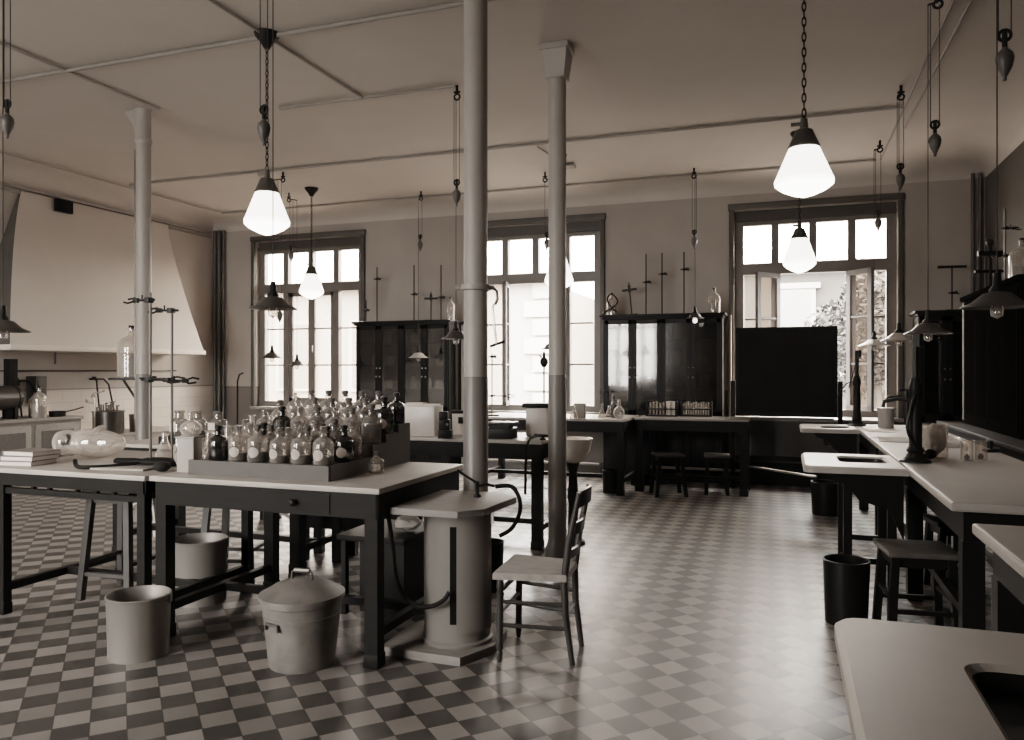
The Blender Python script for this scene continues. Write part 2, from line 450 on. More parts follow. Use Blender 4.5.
def tree(loc, hgt, r, label):
    t = thing('tree', label, 'tree', loc)
    tr = MB().tube([(0, 0, 0), (.05, 0, hgt * .3), (-.05, .1, hgt * .6)], [.16, .13, .08])
    for k in range(5):
        a = k * 1.3; tr.tube([(0, 0, hgt * (.3 + .06 * k)), (math.cos(a) * r * .4, math.sin(a) * r * .4, hgt * (.48 + .07 * k))], [.07, .03], 6)
    tr.build('trunk', mat('bark', .06, .9), t)
    lf = MB()
    for k in range(6500):
        u = Vector((random.gauss(0, 1), random.gauss(0, 1), random.gauss(0, 1))).normalized()
        rr = r * random.uniform(.25, 1) ** .5 * (1 + .2 * math.sin(5 * u.x + 3 * u.z))
        p = Vector((u.x * rr, u.y * rr, hgt * .62 + u.z * rr * 1.15))
        a, b = Vector((random.uniform(-1, 1), random.uniform(-1, 1), random.uniform(-1, 1))).normalized(), Vector((random.uniform(-1, 1), random.uniform(-1, 1), random.uniform(-1, 1))).normalized()
        sz = random.uniform(.045, .095)
        lf.quad(p - a * sz, p + b * sz * .6, p + a * sz, p - b * sz * .6)
    lf.build('foliage', LEAF, t, smooth=False)
tree((1.75, 17.6, -1), 5.3, 1.15, 'leafy tree outside the right hand window')
tree((4.6, 21.0, -1), 6.4, 1.7, 'larger tree outside, further right beyond the open casement')

# ------------------------------------------------------------------ columns
def column(px, d, label, cap=True):
    x, y = pt(px, d); t = thing('cast_iron_column', label, 'column', (x, y, 0))
    r = .071
    MB().lathe([(r, 1.45), (r, CEIL - .24), (0, CEIL - .24)], n=28).build('shaft', COLM, t)
    MB().lathe([(0, 0), (r + .03, 0), (r + .03, .06), (r + .012, .1), (r + .003, .14), (r + .003, 1.45), (r, 1.46)], n=28).build('painted_base', COLD, t)
    c = MB()
    if not cap:
        c.lathe([(r, CEIL - .36), (r + .012, CEIL - .34), (r + .012, CEIL - .31), (r, CEIL - .29), (r + .002, CEIL - .03), (r + .012, CEIL - .005), (0, CEIL - .005)], n=24)
        pr = [(-.07, -.34), (-.085, -.24), (-.12, -.13), (-.185, -.045), (-.20, -.02), (-.20, 0), (-.06, 0)]
        A = [c.bm.verts.new((p_[0], -.03, CEIL + p_[1] - .003)) for p_ in pr]; B = [c.bm.verts.new((p_[0], .03, CEIL + p_[1] - .003)) for p_ in pr]
        c.bm.faces.new(A); c.bm.faces.new(B[::-1])
        for k in range(len(A)): c.bm.faces.new((A[k], B[k], B[(k + 1) % len(A)], A[(k + 1) % len(A)]))
        c.build('scroll_bracket', COLM, t)
        return t
    c.box(0, 0, CEIL - .27, .16, .16, .035, bev=.006)
    c.box(0, 0, CEIL - .24, .205, .205, .20, taper=.76); c.box(0, 0, CEIL - .05, .235, .235, .048, bev=.006)
    c.build('capital', COLM, t)
    return t
column(475.7, 4.62, 'pale iron column rising behind the octagonal topped pedestal, nearest of the three')
column(557.3, 6.25, 'pale iron column behind the rush seated chair, with its square capital in view')
cl = column(143.5, 7.75, 'pale iron column at the left carrying a bracket shelf', False)
MB().tube([(-.085, -.02, 1.0), (-.085, -.02, CEIL - .40)], .011).build('conduit', STEEL, cl)
x1, y1 = pt(475.7, 4.62)
MB().box(0, 0, 0, .01, .01, .01)

# ------------------------------------------------------------------ ceiling pipes
PIPEM = mat('pipe_paint', .30, .6)
def pipe(label, pts, r=.014, m=PIPEM, name='ceiling_pipe'):
    o = MB().tube(pts, r, 8).build(name, m); tag(o, label, 'pipe'); return o
ZP = CEIL - .02
def cpt(px, py):  # point of the ceiling pipes plane
    d = (ZP - H) * F / (370 - py); x, y = pt(px, d); return (x, y, ZP)
def span(p, q):   # pipes run square to the room
    return [p, q]
yA = cpt(200, 48)[1]; yBp = cpt(500, 147.5)[1]; yC = cpt(600, 182.5)[1]; yD = cpt(370, 97)[1]
pipe('pipe across the ceiling nearest the camera, running behind the first hanging lamp', [(XL + .45, yA, ZP), (.5, yA, ZP)], .018)
pipe('short pipe across the ceiling between two pulleys left of the tall column', [(cpt(276, 107)[0], yD, ZP), (cpt(457, 87)[0], yD, ZP)], .013)
xr1 = cpt(905, 106)[0]
pipe('long pipe across the middle of the ceiling', [(cpt(130, 185)[0], yBp, ZP), (xr1, yBp, ZP)], .016)
pipe('pipe across the ceiling nearest the windows', [(cpt(222, 214)[0], yC, ZP), (xr1 - .05, yC, ZP)], .015)
pipe('left one of the twin pipes running along the ceiling towards the right window', [(xr1, 2.0, ZP), (xr1, yC, ZP)], .011)
pipe('right one of the twin pipes running along the ceiling towards the right window', [(xr1 + .14, 2.0, ZP), (xr1 + .10, 9.2, ZP)], .011)
xd = cpt(330, 77)[0]
pipe('pipe along the ceiling through the canopy of the near left lamp', [(xd, 2.5, ZP), (xd, yD, ZP)], .012)
xe = cpt(60, 68)[0]
pipe('pale pipe along the ceiling ending at the left column', [(xe, 3.2, ZP), (xe, pt(143.5, 7.75)[1], ZP)], .014, COLM)
pipe('pale pipe along the ceiling near the hood wall', [(XL + .75, 3.5, ZP - .02), (XL + .75, 10.4, ZP - .02)], .014, COLM)
for i, (px, lab) in enumerate(((213, 'outer left dark vertical pipe in the left room corner'), (218.5, 'middle vertical pipe in the left room corner'), (224, 'right vertical pipe in the left room corner'))):
    d = 12.75; x, y = pt(px, d); x = XL + .1 + i * .09
    pipe(lab, [(x, YB - .06, 0), (x, YB - .06, 3.92)], .035 if i < 2 else .022, mat('wall_pipe', .09, .5), 'wall_pipe')
for i, (x, lab) in enumerate(((2.21, 'left vertical pipe in the dark right room corner'), (2.29, 'right vertical pipe in the dark right room corner'))):
    pipe(lab, [(x, YB - .06, 0), (x, YB - .06, 3.95)], .022, mat('wall_pipe', .09, .5), 'wall_pipe')
pipe('pale stove pipe against the back wall between left cabinet and middle window', [(-4.585, 10.90, 0), (-4.585, 10.90, 2.18)], .06, mat('pale_pipe', .4, .5), 'wall_pipe')
pipe('pale narrow pipe between the right cabinet and the blackboard window', [(-.71, 10.98, .3), (-.71, 10.98, 2.25)], .028, mat('pale_pipe', .4, .5), 'wall_pipe')
ga = thing('swing_arm', 'swing arm clamped round the nearest column with a jointed glass tube hanging from it', 'bracket', (x1, y1, 1.97), TH)
MB().lathe([(.071, 0), (.088, .004), (.09, .02), (.088, .036), (.071, .04)], n=28).tube([(-.085, 0, .02), (-.12, 0, .02)], .016).tube([(.085, 0, .02), (.11, 0, .02)], .013).build('collar', COLM, ga)
MB().tube([(.10, 0, .02), (.125, 0, -.0), (.13, 0, -.05), (.115, 0, -.08)], .009).build('arm', STEEL, ga)
MB().tube([(.11, 0, -.08), (.10, 0, -.10), (.115, 0, -.24), (.125, 0, -.32)], .008).build('hanging_tube', GLASSM, ga)
MB().tube([(.085, 0, -.33), (.17, 0, -.30)], .008).build('cross_tip', IRON, ga)

tag(MB().tube([(cpt(538, 147)[0], cpt(538, 147)[1], ZP), (cpt(566, 166)[0], cpt(566, 166)[1], ZP)], .011).box(cpt(566, 166)[0], cpt(566, 166)[1], ZP - .02, .22, .16, .025).build('junction_box', PIPEM), 'small junction box with a pipe stub on the ceiling beside the second column', 'junction box')
# ------------------------------------------------------------------ hanging lamps
def globe_lamp(px, d, ytop, ybot, label, chain=True, name='pendant_lamp'):
    x, y = pt(px, d); zt1, zb = zt(ytop, d), zt(ybot, d)
    t = thing(name, label, 'lamp', (x, y, 0), group='lit pendant lamps on chains')
    MB().lathe([(0, CEIL), (.10, CEIL), (.09, CEIL - .03), (.05, CEIL - .075), (.022, CEIL - .12), (0, CEIL - .12)], n=10).build('canopy', IRON, t)
    ch = MB(); z = CEIL - .1; k = 0
    top = zt1 + .16
    if chain:
        while z > top:
            pts = [((.011 * math.cos(a)) * (k % 2 == 0), (.011 * math.cos(a)) * (k % 2 == 1), z - .026 + .030 * math.sin(a)) for a in [2 * PI * i / 10 for i in range(11)]]
            ch.tube(pts, .0042, 5, cap=False); z -= .046; k += 1
    else:
        ch.tube([(0, 0, z), (0, 0, top)], .009)
    ch.build('chain' if chain else 'rod', IRON, t)
    cp = MB().lathe([(0, .17), (.02, .17), (.026, .11), (.05, .10), (.075, .04), (.095, 0), (.09, -.01), (0, -.01)], z=zt1, n=18)
    cp.box(-.03, 0, zt1 + .13, .09, .02, .02).build('lamp_cap', STEEL, t)
    h = zt1 - zb; g = [(0, 0), (.08, 0)]
    for i in range(8):
        r0, r1 = .08 + .09 * i / 8, .08 + .09 * (i + 1) / 8
        za, zb_ = -h * .70 * i / 8, -h * .70 * (i + 1) / 8
        g += [(r0 + .008, za - .005), (r1 + .002, zb_ + .006)]
    g += [(.171, -h * .71), (.169, -h * .76), (.13, -h * .86), (.07, -h * .95), (.02, -h), (0, -h)]
    MB().lathe(g, z=zt1, n=28).build('glass_globe', LIT, t)
    return t
globe_lamp(267, 6.0, 192, 235, 'lit prism glass pendant nearest on the left, above the bottle rack')
globe_lamp(311.5, 11.1, 274, 299, 'lit prism glass pendant furthest left, in front of the left window')
globe_lamp(804, 4.7, 147, 197, 'lit prism glass pendant nearest on the right, largest of all')
globe_lamp(799.5, 8.5, 238, 273, 'lit prism glass pendant in front of the right hand window')
globe_lamp(559, 9.4, 258, 290, 'lit prism glass pendant mostly hidden behind the middle column')

def weight_prof(): return [(a * .78, b * .72) for a, b in [(0, 0), (.012, .0), (.018, -.02), (.045, -.05), (.052, -.085), (.042, -.14), (.02, -.19), (.012, -.205), (.012, -.23), (0, -.235)]]
def pulley_lamp(px, d, yw, pxs, ys, label, pale=False, rs=.17, top=None, bulb=False, dark_w=True, flat=.05):
    """rise and fall lamp: pulley block at the ceiling, counterweight on a loop, shade below"""
    x, y = pt(px, d); xs_, ys_ = pt(pxs, d); dx, dy = xs_ - x, ys_ - y
    t = thing('rise_and_fall_lamp', label, 'lamp', (x, y, 0), group='counterweighted lamps on pulleys')
    b = MB(); zc = CEIL - .03
    b.tube([(0, 0, CEIL), (0, 0, zc - .05)], .013); b.torus((0, 0, zc - .075), .027, .009, 'Y', 14, 6)
    b.box(.0, 0, zc - .04, .06, .016, .016)
    b.build('pulley_block', IRON, t)
    zs = zt(ys, d); zw = zt(yw, d)
    c = MB()
    c.tube([(dx, dy, zc - .08), (dx, dy, zs + .10)], .0032, 6)
    c.tube([(dx * .3 + .027, dy * .3, zc - .08), (dx * .3 + .027, dy * .3, zw + .05)], .003, 6)
    c.tube([(dx * .3 - .027, dy * .3, zc - .08), (dx * .3 - .027, dy * .3, zw + .05)], .003, 6)
    if abs(dx) + abs(dy) > .02: c.tube([(0, 0, zc - .06), (dx, dy, zc - .08)], .008, 6)
    c.build('cord', CORDM, t)
    w = MB().lathe(weight_prof(), dx * .3, dy * .3, zw, 14).build('counterweight', SHADEL if not dark_w else mat('weight_metal', .10, .4), t)
    MB().torus((dx * .3, dy * .3, zw + .05), .026, .008, 'Y', 14, 6).tube([(dx * .3, dy * .3, zw + .07), (dx * .3, dy * .3, zw - .01)], .012).build('weight_pulley', IRON, w)
    MB().lathe([(0, .11), (.016, .11), (.02, .05), (.035, .03), (.035, .0), (0, 0)], dx, dy, zs, 12).build('lamp_holder', IRON, t)
    s = MB().lathe([(.03, .02), (.06, .012), (rs * .7, -flat * .6), (rs, -flat), (rs + .004, -flat - .005), (rs * .96, -flat - .003), (rs * .66, -flat * .6 - .006), (.03, .0)], dx, dy, zs, 24)
    s.build('shade', SHADEL if pale else SHADEM, t)
    MB().lathe([(0, 0), (.014, 0), (.018, -.03), (.03, -.065), (.026, -.095), (0, -.11)], dx, dy, zs, 12).build('bulb', GLASSW if not bulb else LITB, t)
    return t
pulley_lamp(260, 4.7, 118, 273, 300, 'large dark enamel pulley lamp hanging before the left window', rs=.14)
pulley_lamp(9, 4.9, 112, 3, 323, 'dark shaded pulley lamp at the far left edge, cords in front of the hood', rs=.15)
pulley_lamp(289, 11.4, 251, 297, 362, 'smallest dark pulley lamp low in the left window', rs=.12)
pulley_lamp(283, 10.2, 310, 272, 354, 'dark pulley lamp left of the smallest one, low in the left window', rs=.15)
pulley_lamp(457, 7.1, 188, 456, 333, 'pulley lamp with its weight hanging just left of the nearest column', rs=.13)
pulley_lamp(421, 11.3, 240, 418.5, 354, 'small pale pulley lamp in front of the left cabinet', pale=True, rs=.14)
pulley_lamp(545, 10.2, 238, 551, 345, 'pulley lamp hanging in the middle window beside the second column', rs=.13)
pulley_lamp(694, 10.0, 236, 695, 315, 'pulley lamp with a bare bulb in front of the right cabinet', rs=.11, bulb=True, flat=.04)
pulley_lamp(880, 8.8, 217, 874, 341, 'pale pulley lamp nearest the open casement, before the right window', pale=True, rs=.17)
pulley_lamp(901, 7.1, 172, 899, 335, 'pale pulley lamp second from the right window, above the worktop', pale=True, rs=.16)
pulley_lamp(938, 5.3, 132, 928, 326, 'pulley lamp with wide shade above the tall water fitting', rs=.15)
pulley_lamp(1008, 3.7, 46, 997, 296, 'large dark pulley lamp at the right edge with its weight near the top', rs=.155)

# ------------------------------------------------------------------ fume hood on the left wall
hd = thing('fume_hood', 'big white plaster smoke hood over the left wall bench', 'hood', (XL, 0, 0))
m = MB(); n = 12
rowsL, rowsR = [], []
yl0, yl1, yr0, yr1 = 6.72, 7.45, 9.98, 9.98
rows = []
for i in range(n + 1):
    u = i / n; h = 1.80 + (3.84 - 1.80) * u
    out = .74 * (1 - u) ** 1.25 + .04
    a = yl0 + (yl1 - yl0) * u; b = yr0 + .03 * u
    rows.append([m.bm.verts.new(v) for v in ((.004, a, h), (out, a + .0, h), (out, b, h), (.004, b, h))])
for i in range(n):
    for k in (1, 2):
        m.bm.faces.new((rows[i][k], rows[i][k + 1], rows[i + 1][k + 1], rows[i + 1][k]))
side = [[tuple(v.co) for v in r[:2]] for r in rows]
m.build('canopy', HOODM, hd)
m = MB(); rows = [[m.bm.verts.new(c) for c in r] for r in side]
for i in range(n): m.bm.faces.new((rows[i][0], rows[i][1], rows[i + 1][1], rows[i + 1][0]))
m.build('side_panel', mat('hood_side_shade', .10, .7), hd)  # darker than the canopy: the side's shade is put into its colour
lip = MB().box(.40, (yl0 + yr0) / 2, 1.74, .82, yr0 - yl0 + .03, .065, bev=.01)
lip.build('lip', mat('lip_paint', .75, .6, noise=.03), hd)
MB().box(.115, 8.02, 3.66, .05, .26, .17).box(.145, 8.02, 3.66, .02, .22, .13).build('vent', BLACKW, hd)

# ------------------------------------------------------------------ tables
def table(name, label, x0, x1, y0, y1, z=.91, slab=.03, apron=.13, leg=.085, rz=0, top=TOPN, wood=DARKW, stretch='H', feet=True, knob=None, inset=.05, group=None, over=0):
    cx, cy = (x0 + x1) / 2, (y0 + y1) / 2; W, D = x1 - x0, y1 - y0
    t = thing(name, label, 'table', (cx, cy, 0), rz, group)
    MB().box(0, 0, z - slab, W, D, slab, bev=.006).build('tabletop', top, t)
    a = MB(); iw, idp = W / 2 - inset + leg / 2 - .03, D / 2 - inset + leg / 2 - .03
    for s in (-1, 1):
        a.box(0, s * (D / 2 - .035), z - slab - apron, W - .06, .03, apron); a.box(s * (W / 2 - .035), 0, z - slab - apron, .03, D - .06, apron)
    a.build('apron', wood, t)
    lx, ly = W / 2 - inset - leg / 2 + .036, D / 2 - inset - leg / 2 + .036
    for sx in (-1, 1):
        for sy in (-1, 1):
            l = MB().box(sx * lx, sy * ly, 0.07 if feet else 0, leg, leg, z - slab - (.07 if feet else 0))
            if feet: l.box(sx * lx, sy * ly, 0, leg * 1.15, leg * 1.15, .07, bev=.006)
            l.build('leg', wood, t)
    if stretch == 'H':
        s_ = MB()
        for sx in (-1, 1): s_.box(sx * lx, 0, .14, .045, 2 * ly - leg, .045)
        s_.box(0, 0, .14, 2 * lx - .04, .045, .045); s_.build('stretcher', wood, t)
    if stretch == 'back':
        MB().box(0, ly, .17, 2 * lx - leg, .04, .05).build('stretcher', wood, t)
    if knob is not None:
        dr = MB().box(knob, -D / 2 + .018, z - slab - apron + .015, .42, .008, apron - .03).build('drawer_front', wood, t)
        MB().lathe([(0, -.035), (.012, -.033), (.02, -.022), (.012, -.01), (.01, 0)], knob, -D / 2 + .014, z - slab - apron / 2, 12, 'Y').build('knob', IRON, dr)
    return t
T1 = table('laboratory_table', 'pale topped table at the front carrying the stepped bottle rack', -3.35, -1.90, 3.42, 4.50, knob=.22, inset=.06, leg=.072)
T2 = table('laboratory_table', 'pale topped table at the left edge carrying the blown glass vessel', -4.62, -3.36, 3.40, 4.46, inset=.09, leg=.055, apron=.075)
for yy in (-.45, .45): MB().box(0, yy, .745, 1.10, .03, .035).build('lower_rail', DARKW, T2)
for xx in (-.30, -.17, .05, .2, .33): MB().box(xx, -.45, .78, .02, .025, .025).build('spacer', DARKW, T2)
T3 = table('laboratory_table', 'table in the second row at left, behind the glass flasks', -5.15, -3.35, 4.85, 5.60, inset=.05)
T4 = table('laboratory_table', 'table in the middle of the room beside the white basin', -3.75, -1.90, 6.16, 6.95, top=TOPM, inset=.05)
T5 = table('laboratory_table', 'long table below the middle window carrying the glass flasks', -3.75, -1.80, 9.15, 10.15, top=TOPM, leg=.075)
T6 = table('laboratory_table', 'dark table against the right cabinet carrying the test tube racks', -1.76, -.40, 9.58, 10.20, top=STONE, leg=.09, slab=.025)
TZ = .911

# ------------------------------------------------------------------ right hand benches
def bench(name, label, x0, x1, y0, y1, jut, sink=None, far_leg=True):
    t = thing(name, label, 'workbench', (0, 0, 0))
    z0, z1 = .868, .91
    def slab(nm, xa, xb, ya, yb, hole=None):
        m_ = MB()
        if not hole: m_.box((xa + xb) / 2, (ya + yb) / 2, z0, xb - xa, yb - ya, z1 - z0, bev=.012)
        else:
            a, b, c, d = hole
            # slab with a sunk basin, one welded sheet
            r = .05; xo = [xa, xb]; arc = lambda cx_, cy_, rr_, a0_: [(cx_ + rr_ * math.cos(math.radians(a0_ + 22.5 * i_)), cy_ + rr_ * math.sin(math.radians(a0_ + 22.5 * i_))) for i_ in range(5)]
            outer = [(xb, ya), (xb, yb)] + arc(xa + r, yb - r, r, 90) + arc(xa + r, ya + r, r, 180)
            k = .055; inner = arc(b - k, c + k, k, 270) + arc(b - k, d - k, k, 0) + arc(a + k, d - k, k, 90) + arc(a + k, c + k, k, 180)
            bm = m_.bm
            def loop(P, z): return [bm.verts.new((p[0], p[1], z)) for p in P]
            def sh(P, e):
                mx, my = sum(p[0] for p in P) / len(P), sum(p[1] for p in P) / len(P)
                return [(p[0] + e * (1 if p[0] < mx else -1), p[1] + e * (1 if p[1] < my else -1)) for p in P]
            ob, ot, oi = loop(outer, z0), loop(outer, z1 - .012), loop(sh(outer, .012), z1)
            it, id_, ib = loop(sh(inner, -.012), z1), loop(inner, z1 - .012), loop(sh(inner, .03), z1 - .2)
            for A, B in ((ob, ot), (ot, oi), (it, id_)):
                n_ = len(A)
                for i in range(n_): bm.faces.new((A[i], A[(i + 1) % n_], B[(i + 1) % n_], B[i]))
            bs_ = MB(); inn = sh(inner, .001)
            Ls = [[bs_.bm.verts.new((p_[0], p_[1], zz_)) for p_ in P_] for P_, zz_ in ((inn, z1 - .013), (sh(inner, .025), z1 - .19), (sh(inner, .06), z1 - .2))]
            for A, B in ((Ls[0], Ls[1]), (Ls[1], Ls[2])):
                for i in range(20): bs_.bm.faces.new((A[i], A[(i + 1) % 20], B[(i + 1) % 20], B[i]))
            bs_.bm.faces.new(Ls[2]); bs_.build('sink_basin', mat('sink_lead', .02, .35, noise=.4, scale=12, spec=.3), t)
            for v_ in ib: bm.verts.remove(v_)
            ed = []
            for L in (oi, it):
                for i in range(len(L)):
                    e = bm.edges.get((L[i], L[(i + 1) % len(L)])) or bm.edges.new((L[i], L[(i + 1) % len(L)])); ed.append(e)
            bmesh.ops.triangle_fill(bm, edges=ed, use_beauty=True)
        return m_.build(nm, TOPM, t, smooth=False)
    slab('worktop', x0, x1, y0, y1)
    a = MB()
    a.box((x0 + x1) / 2, (y0 + y1) / 2, z0 - .14, x1 - x0 - .12, y1 - y0 - .12, .14); a.build('apron', BLACKW, t)
    n_ = 2 if y1 - y0 < 2.8 else 3
    for i in range(n_):
        yy = y0 + .1 + (y1 - y0 - .2) * i / (n_ - 1)
        for xx in (x0 + .10, x1 - .10): MB().box(xx, yy, 0, .09, .09, z0 - .14).build('leg', BLACKW, t)
    MB().box(x1 - .1, (y0 + y1) / 2, .15, .04, y1 - y0 - .3, .05).box(x0 + .12, (y0 + y1) / 2, .32, .04, y1 - y0 - .3, .04).build('rail', BLACKW, t)
    if jut:
        ja, jb, jc, jd = jut
        s_ = slab('sink_slab', ja, jb - .003, jc, jd, sink)
        MB().box((ja + jb) / 2 + .1, (jc + jd) / 2, z0 - .10, jb - ja - .28, jd - jc - .50, .095).build('sink_trough', BLACKW, t)
        if ja > .13 or sink is None or True:
            for yy in (jc + .12, jd - .12):
                br = MB()
                pts = [(jb - .02, z0), (ja + .12, z0), (ja + .16, z0 - .05), (ja + .26, z0 - .08), (ja + .32, z0 - .17), (jb - .10, z0 - .22), (jb - .02, z0 - .40)]
                A = [br.bm.verts.new((p[0], yy - .02, p[1] - .002)) for p in pts]; B = [br.bm.verts.new((p[0], yy + .02, p[1] - .002)) for p in pts]
                br.bm.faces.new(A); br.bm.faces.new(B[::-1])
                for i in range(len(A)): br.bm.faces.new((A[i], B[i], B[(i + 1) % len(A)], A[(i + 1) % len(A)]))
                br.build('bracket', BLACKW, t)
    return t
BX0, BX1 = .70, 1.46
B1 = bench('workbench', 'white topped bench on the right with the tall water fitting', BX0, BX1, 3.92, 7.42, (.11, BX0, 5.13, 5.95), (.34, .62, 5.42, 5.78))
B2 = bench('workbench', 'white topped bench far right below the open window', BX0, BX1, 7.47, 9.25, (.15, BX0, 8.38, 9.12), (.36, .62, 8.55, 8.9))
B3 = bench('workbench', 'nearest white topped bench at the bottom right, with a dark sink', BX0 - .02, BX1, .7, 3.42, (.11, BX0 - .02, .55, 2.03), (.345, .62, .95, 1.78))
# tall jut leg frame below first sink
for x, y in ((.37, 5.28), (.37, 5.80), (.62, 5.28), (.62, 5.80)):
    MB().box(x, y, 0, .05, .05, .866).build('sink_leg', BLACKW, B1)
for p in ((.495, 5.28, .30, .20, .035, .035), (.495, 5.80, .34, .20, .035, .035), (.37, 5.54, .22, .03, .47, .035)): MB().box(*p).build('sink_rail', BLACKW, B1)

# ------------------------------------------------------------------ cabinets
def cabinet(name, label, x0, x1, y0, y1, z0, z1, nd, rz=None, lower=.85, cont=0):
    W, D = x1 - x0, y1 - y0
    t = thing(name, label, 'cabinet', ((x0 + x1) / 2, (y0 + y1) / 2, z0))
    hh = z1 - z0; lo = max(0, lower - z0)
    b = MB()
    b.box(0, D / 2 - .01, 0, W, .02, hh - .06)
    for s in (-1, 1): b.box(s * (W / 2 - .0125), 0, 0, .025, D - .02, hh - .06)
    for z in (0.06, max(lo, .07), hh - .09): b.box(0, .0, z, W - .05, D - .04, .025)
    b.box(0, 0, 0, W - .02, D - .06, .06)
    b.build('carcass', BLACKW, t)
    MB().box(0, -.01, hh - .065, W + .03, D + .05, .03, bev=.008).box(0, -.015, hh - .036, W + .09, D + .09, .036, bev=.01).build('cornice', BLACKW, t)
    s_ = MB()
    for i in range(1, 4): s_.box(0, .03, lo + (hh - lo) * i / 4, W - .06, D - .10, .016)
    s_.build('shelf', BLACKW, t)
    dw = (W - .03) / nd
    for i in range(nd):
        xc = -W / 2 + .015 + dw * (i + .5)
        za, zb = lo + .03, hh - .075; st = .055; yy = -D / 2 + .005
        d = MB()
        for s in (-1, 1): d.box(xc + s * (dw / 2 - st / 2 - .002), yy, za, st, .026, zb - za)
        d.box(xc, yy, za, dw - .01, .026, st * 1.3); d.box(xc, yy, zb - st, dw - .01, .026, st)
        dr = d.build('door', BLACKW, t)
        MB().box(xc, yy, za + st, dw - 2 * st, .005, zb - za - 2 * st).build('pane', CPANE, dr)
        kx = xc + (dw / 2 - st / 2 - .002) * (1 if i % 2 == 0 else -1)
        MB().ball(kx, yy - .028, za + (zb - za) * .40, .013).build('knob', BRASSY, dr)
        MB().ball(kx, yy - .02, za + (zb - za) * .50, .010).build('lock', BRASSY, dr)
        if lo > .3:
            l = MB().box(xc, yy, .07, dw - .01, .026, lo - .06).box(xc, yy - .014, .16, dw - .16, .01, lo - .26, bev=.003)
            l.build('lower_door', BLACKW, t)
    return t
C1 = cabinet('glazed_cabinet', 'black glazed cabinet between the left and middle windows', -6.30, -4.72, 10.60, 11.07, 0, 2.25, 4)
C2 = cabinet('glazed_cabinet', 'black glazed cabinet with four reflecting doors between middle and right windows', -2.38, -.78, 10.60, 11.07, 0, 2.26, 4)
C3 = cabinet('glazed_cabinet', 'dark cabinet in the right corner beside the open window', 1.53, 2.16, 10.55, 10.98, 0, 2.22, 2)
SIDEW = mat('side_wood', .007, .7, spec=0)
# cabinet on the side wall: long, on its own counter
cn = thing('wall_counter', 'dark counter along the right wall below the side cabinet', 'counter', (2.02, 8.3, 0))
MB().box(0, 0, .86, .64, 4.2, .04, bev=.006).build('worktop', mat('dark_slab', .03, .35), cn)
MB().box(.02, 0, 0, .56, 4.1, .86).build('base', BLACKW, cn)
c4 = thing('side_cabinet', 'tall dark cabinet on the right wall carrying a clear carboy', 'cabinet', (2.11, 8.80, .905))
MB().box(.0, 0, 0, .42, 2.2, 1.36).build('carcass', SIDEW, c4)
MB().box(-.015, 0, 1.36, .47, 2.30, .05, bev=.01).build('cornice', SIDEW, c4)
MB().box(-.222, 1.06, .04, .02, .07, 1.30).build('corner_post', mat('post_wood', .09, .35), c4)
for y in (-.8, -.27, .27, .8):
    d_ = MB().box(-.217, y, .05, .014, .5, 1.26)
    dd = d_.build('door', SIDEW, c4)
    MB().box(-.226, y, .12, .004, .38, 1.12).build('pane', mat('side_pane', .004, .7, spec=0), dd)
# low panelled counter under the right window
wc = thing('window_counter', 'panelled counter under the right hand window behind the blackboard', 'counter', (.30, 10.84, 0))
MB().box(0, -.02, .84, 1.9, .46, .035, bev=.005).build('worktop', STONE, wc)
MB().box(0, .0, .30, 1.86, .46, .54).build('panel', mat('panel_paint', .055, .5), wc)
MB().box(0, .04, .0, 1.86, .40, .30).build('plinth', BLACKW, wc)
tag(MB().tube([(-.48, 9.9, .33), (.32, 8.9, .36)], .013).build('gas_pipe', BRASSY), 'bright slanting pipe low down between dark table and right bench', 'pipe')
pipe('pale foot rail running low along the back wall', [(-4.4, 10.5, .2), (-2.42, 10.5, .2)], .018, mat('pale_pipe', .4, .5), 'foot_rail')
pipe('pale foot rail below the test tube table', [(-1.72, 10.45, .2), (-.45, 10.45, .2)], .018, mat('pale_pipe', .4, .5), 'foot_rail')

# ------------------------------------------------------------------ blackboard
bd = thing('blackboard', 'large blackboard tilting on a dark wooden stand before the right window', 'blackboard', (.0, 10.41, 0))
MB().box(.01, 0, .96, 1.15, .025, 1.06).build('board', SLATE, bd)
f_ = MB()
for x in (-.58, .60): f_.box(x, 0, .92, .03, .035, 1.12)
f_.box(.01, 0, 2.015, 1.21, .035, .03); f_.box(.01, 0, .91, 1.21, .035, .05); f_.build('frame', BLACKW, bd)
p_ = MB()
for x in (-.63, .645): p_.box(x, .0, .04, .055, .05, 1.32); p_.box(x, 0, 0, .07, .30, .05, bev=.01)
p_.box(0, .0, .35, 1.2, .04, .06); p_.build('stand', BLACKW, bd)
MB().box(.01, -.06, .885, 1.12, .08, .018).build('chalk_ledge', mat('ledge', .12, .35), bd)
tag(MB().box(.18, 10.75, .8755, .55, .2, .004, rz=.05).build('paper_sheet', PAPER), 'white paper sheet lying on the counter below the blackboard', 'paper')

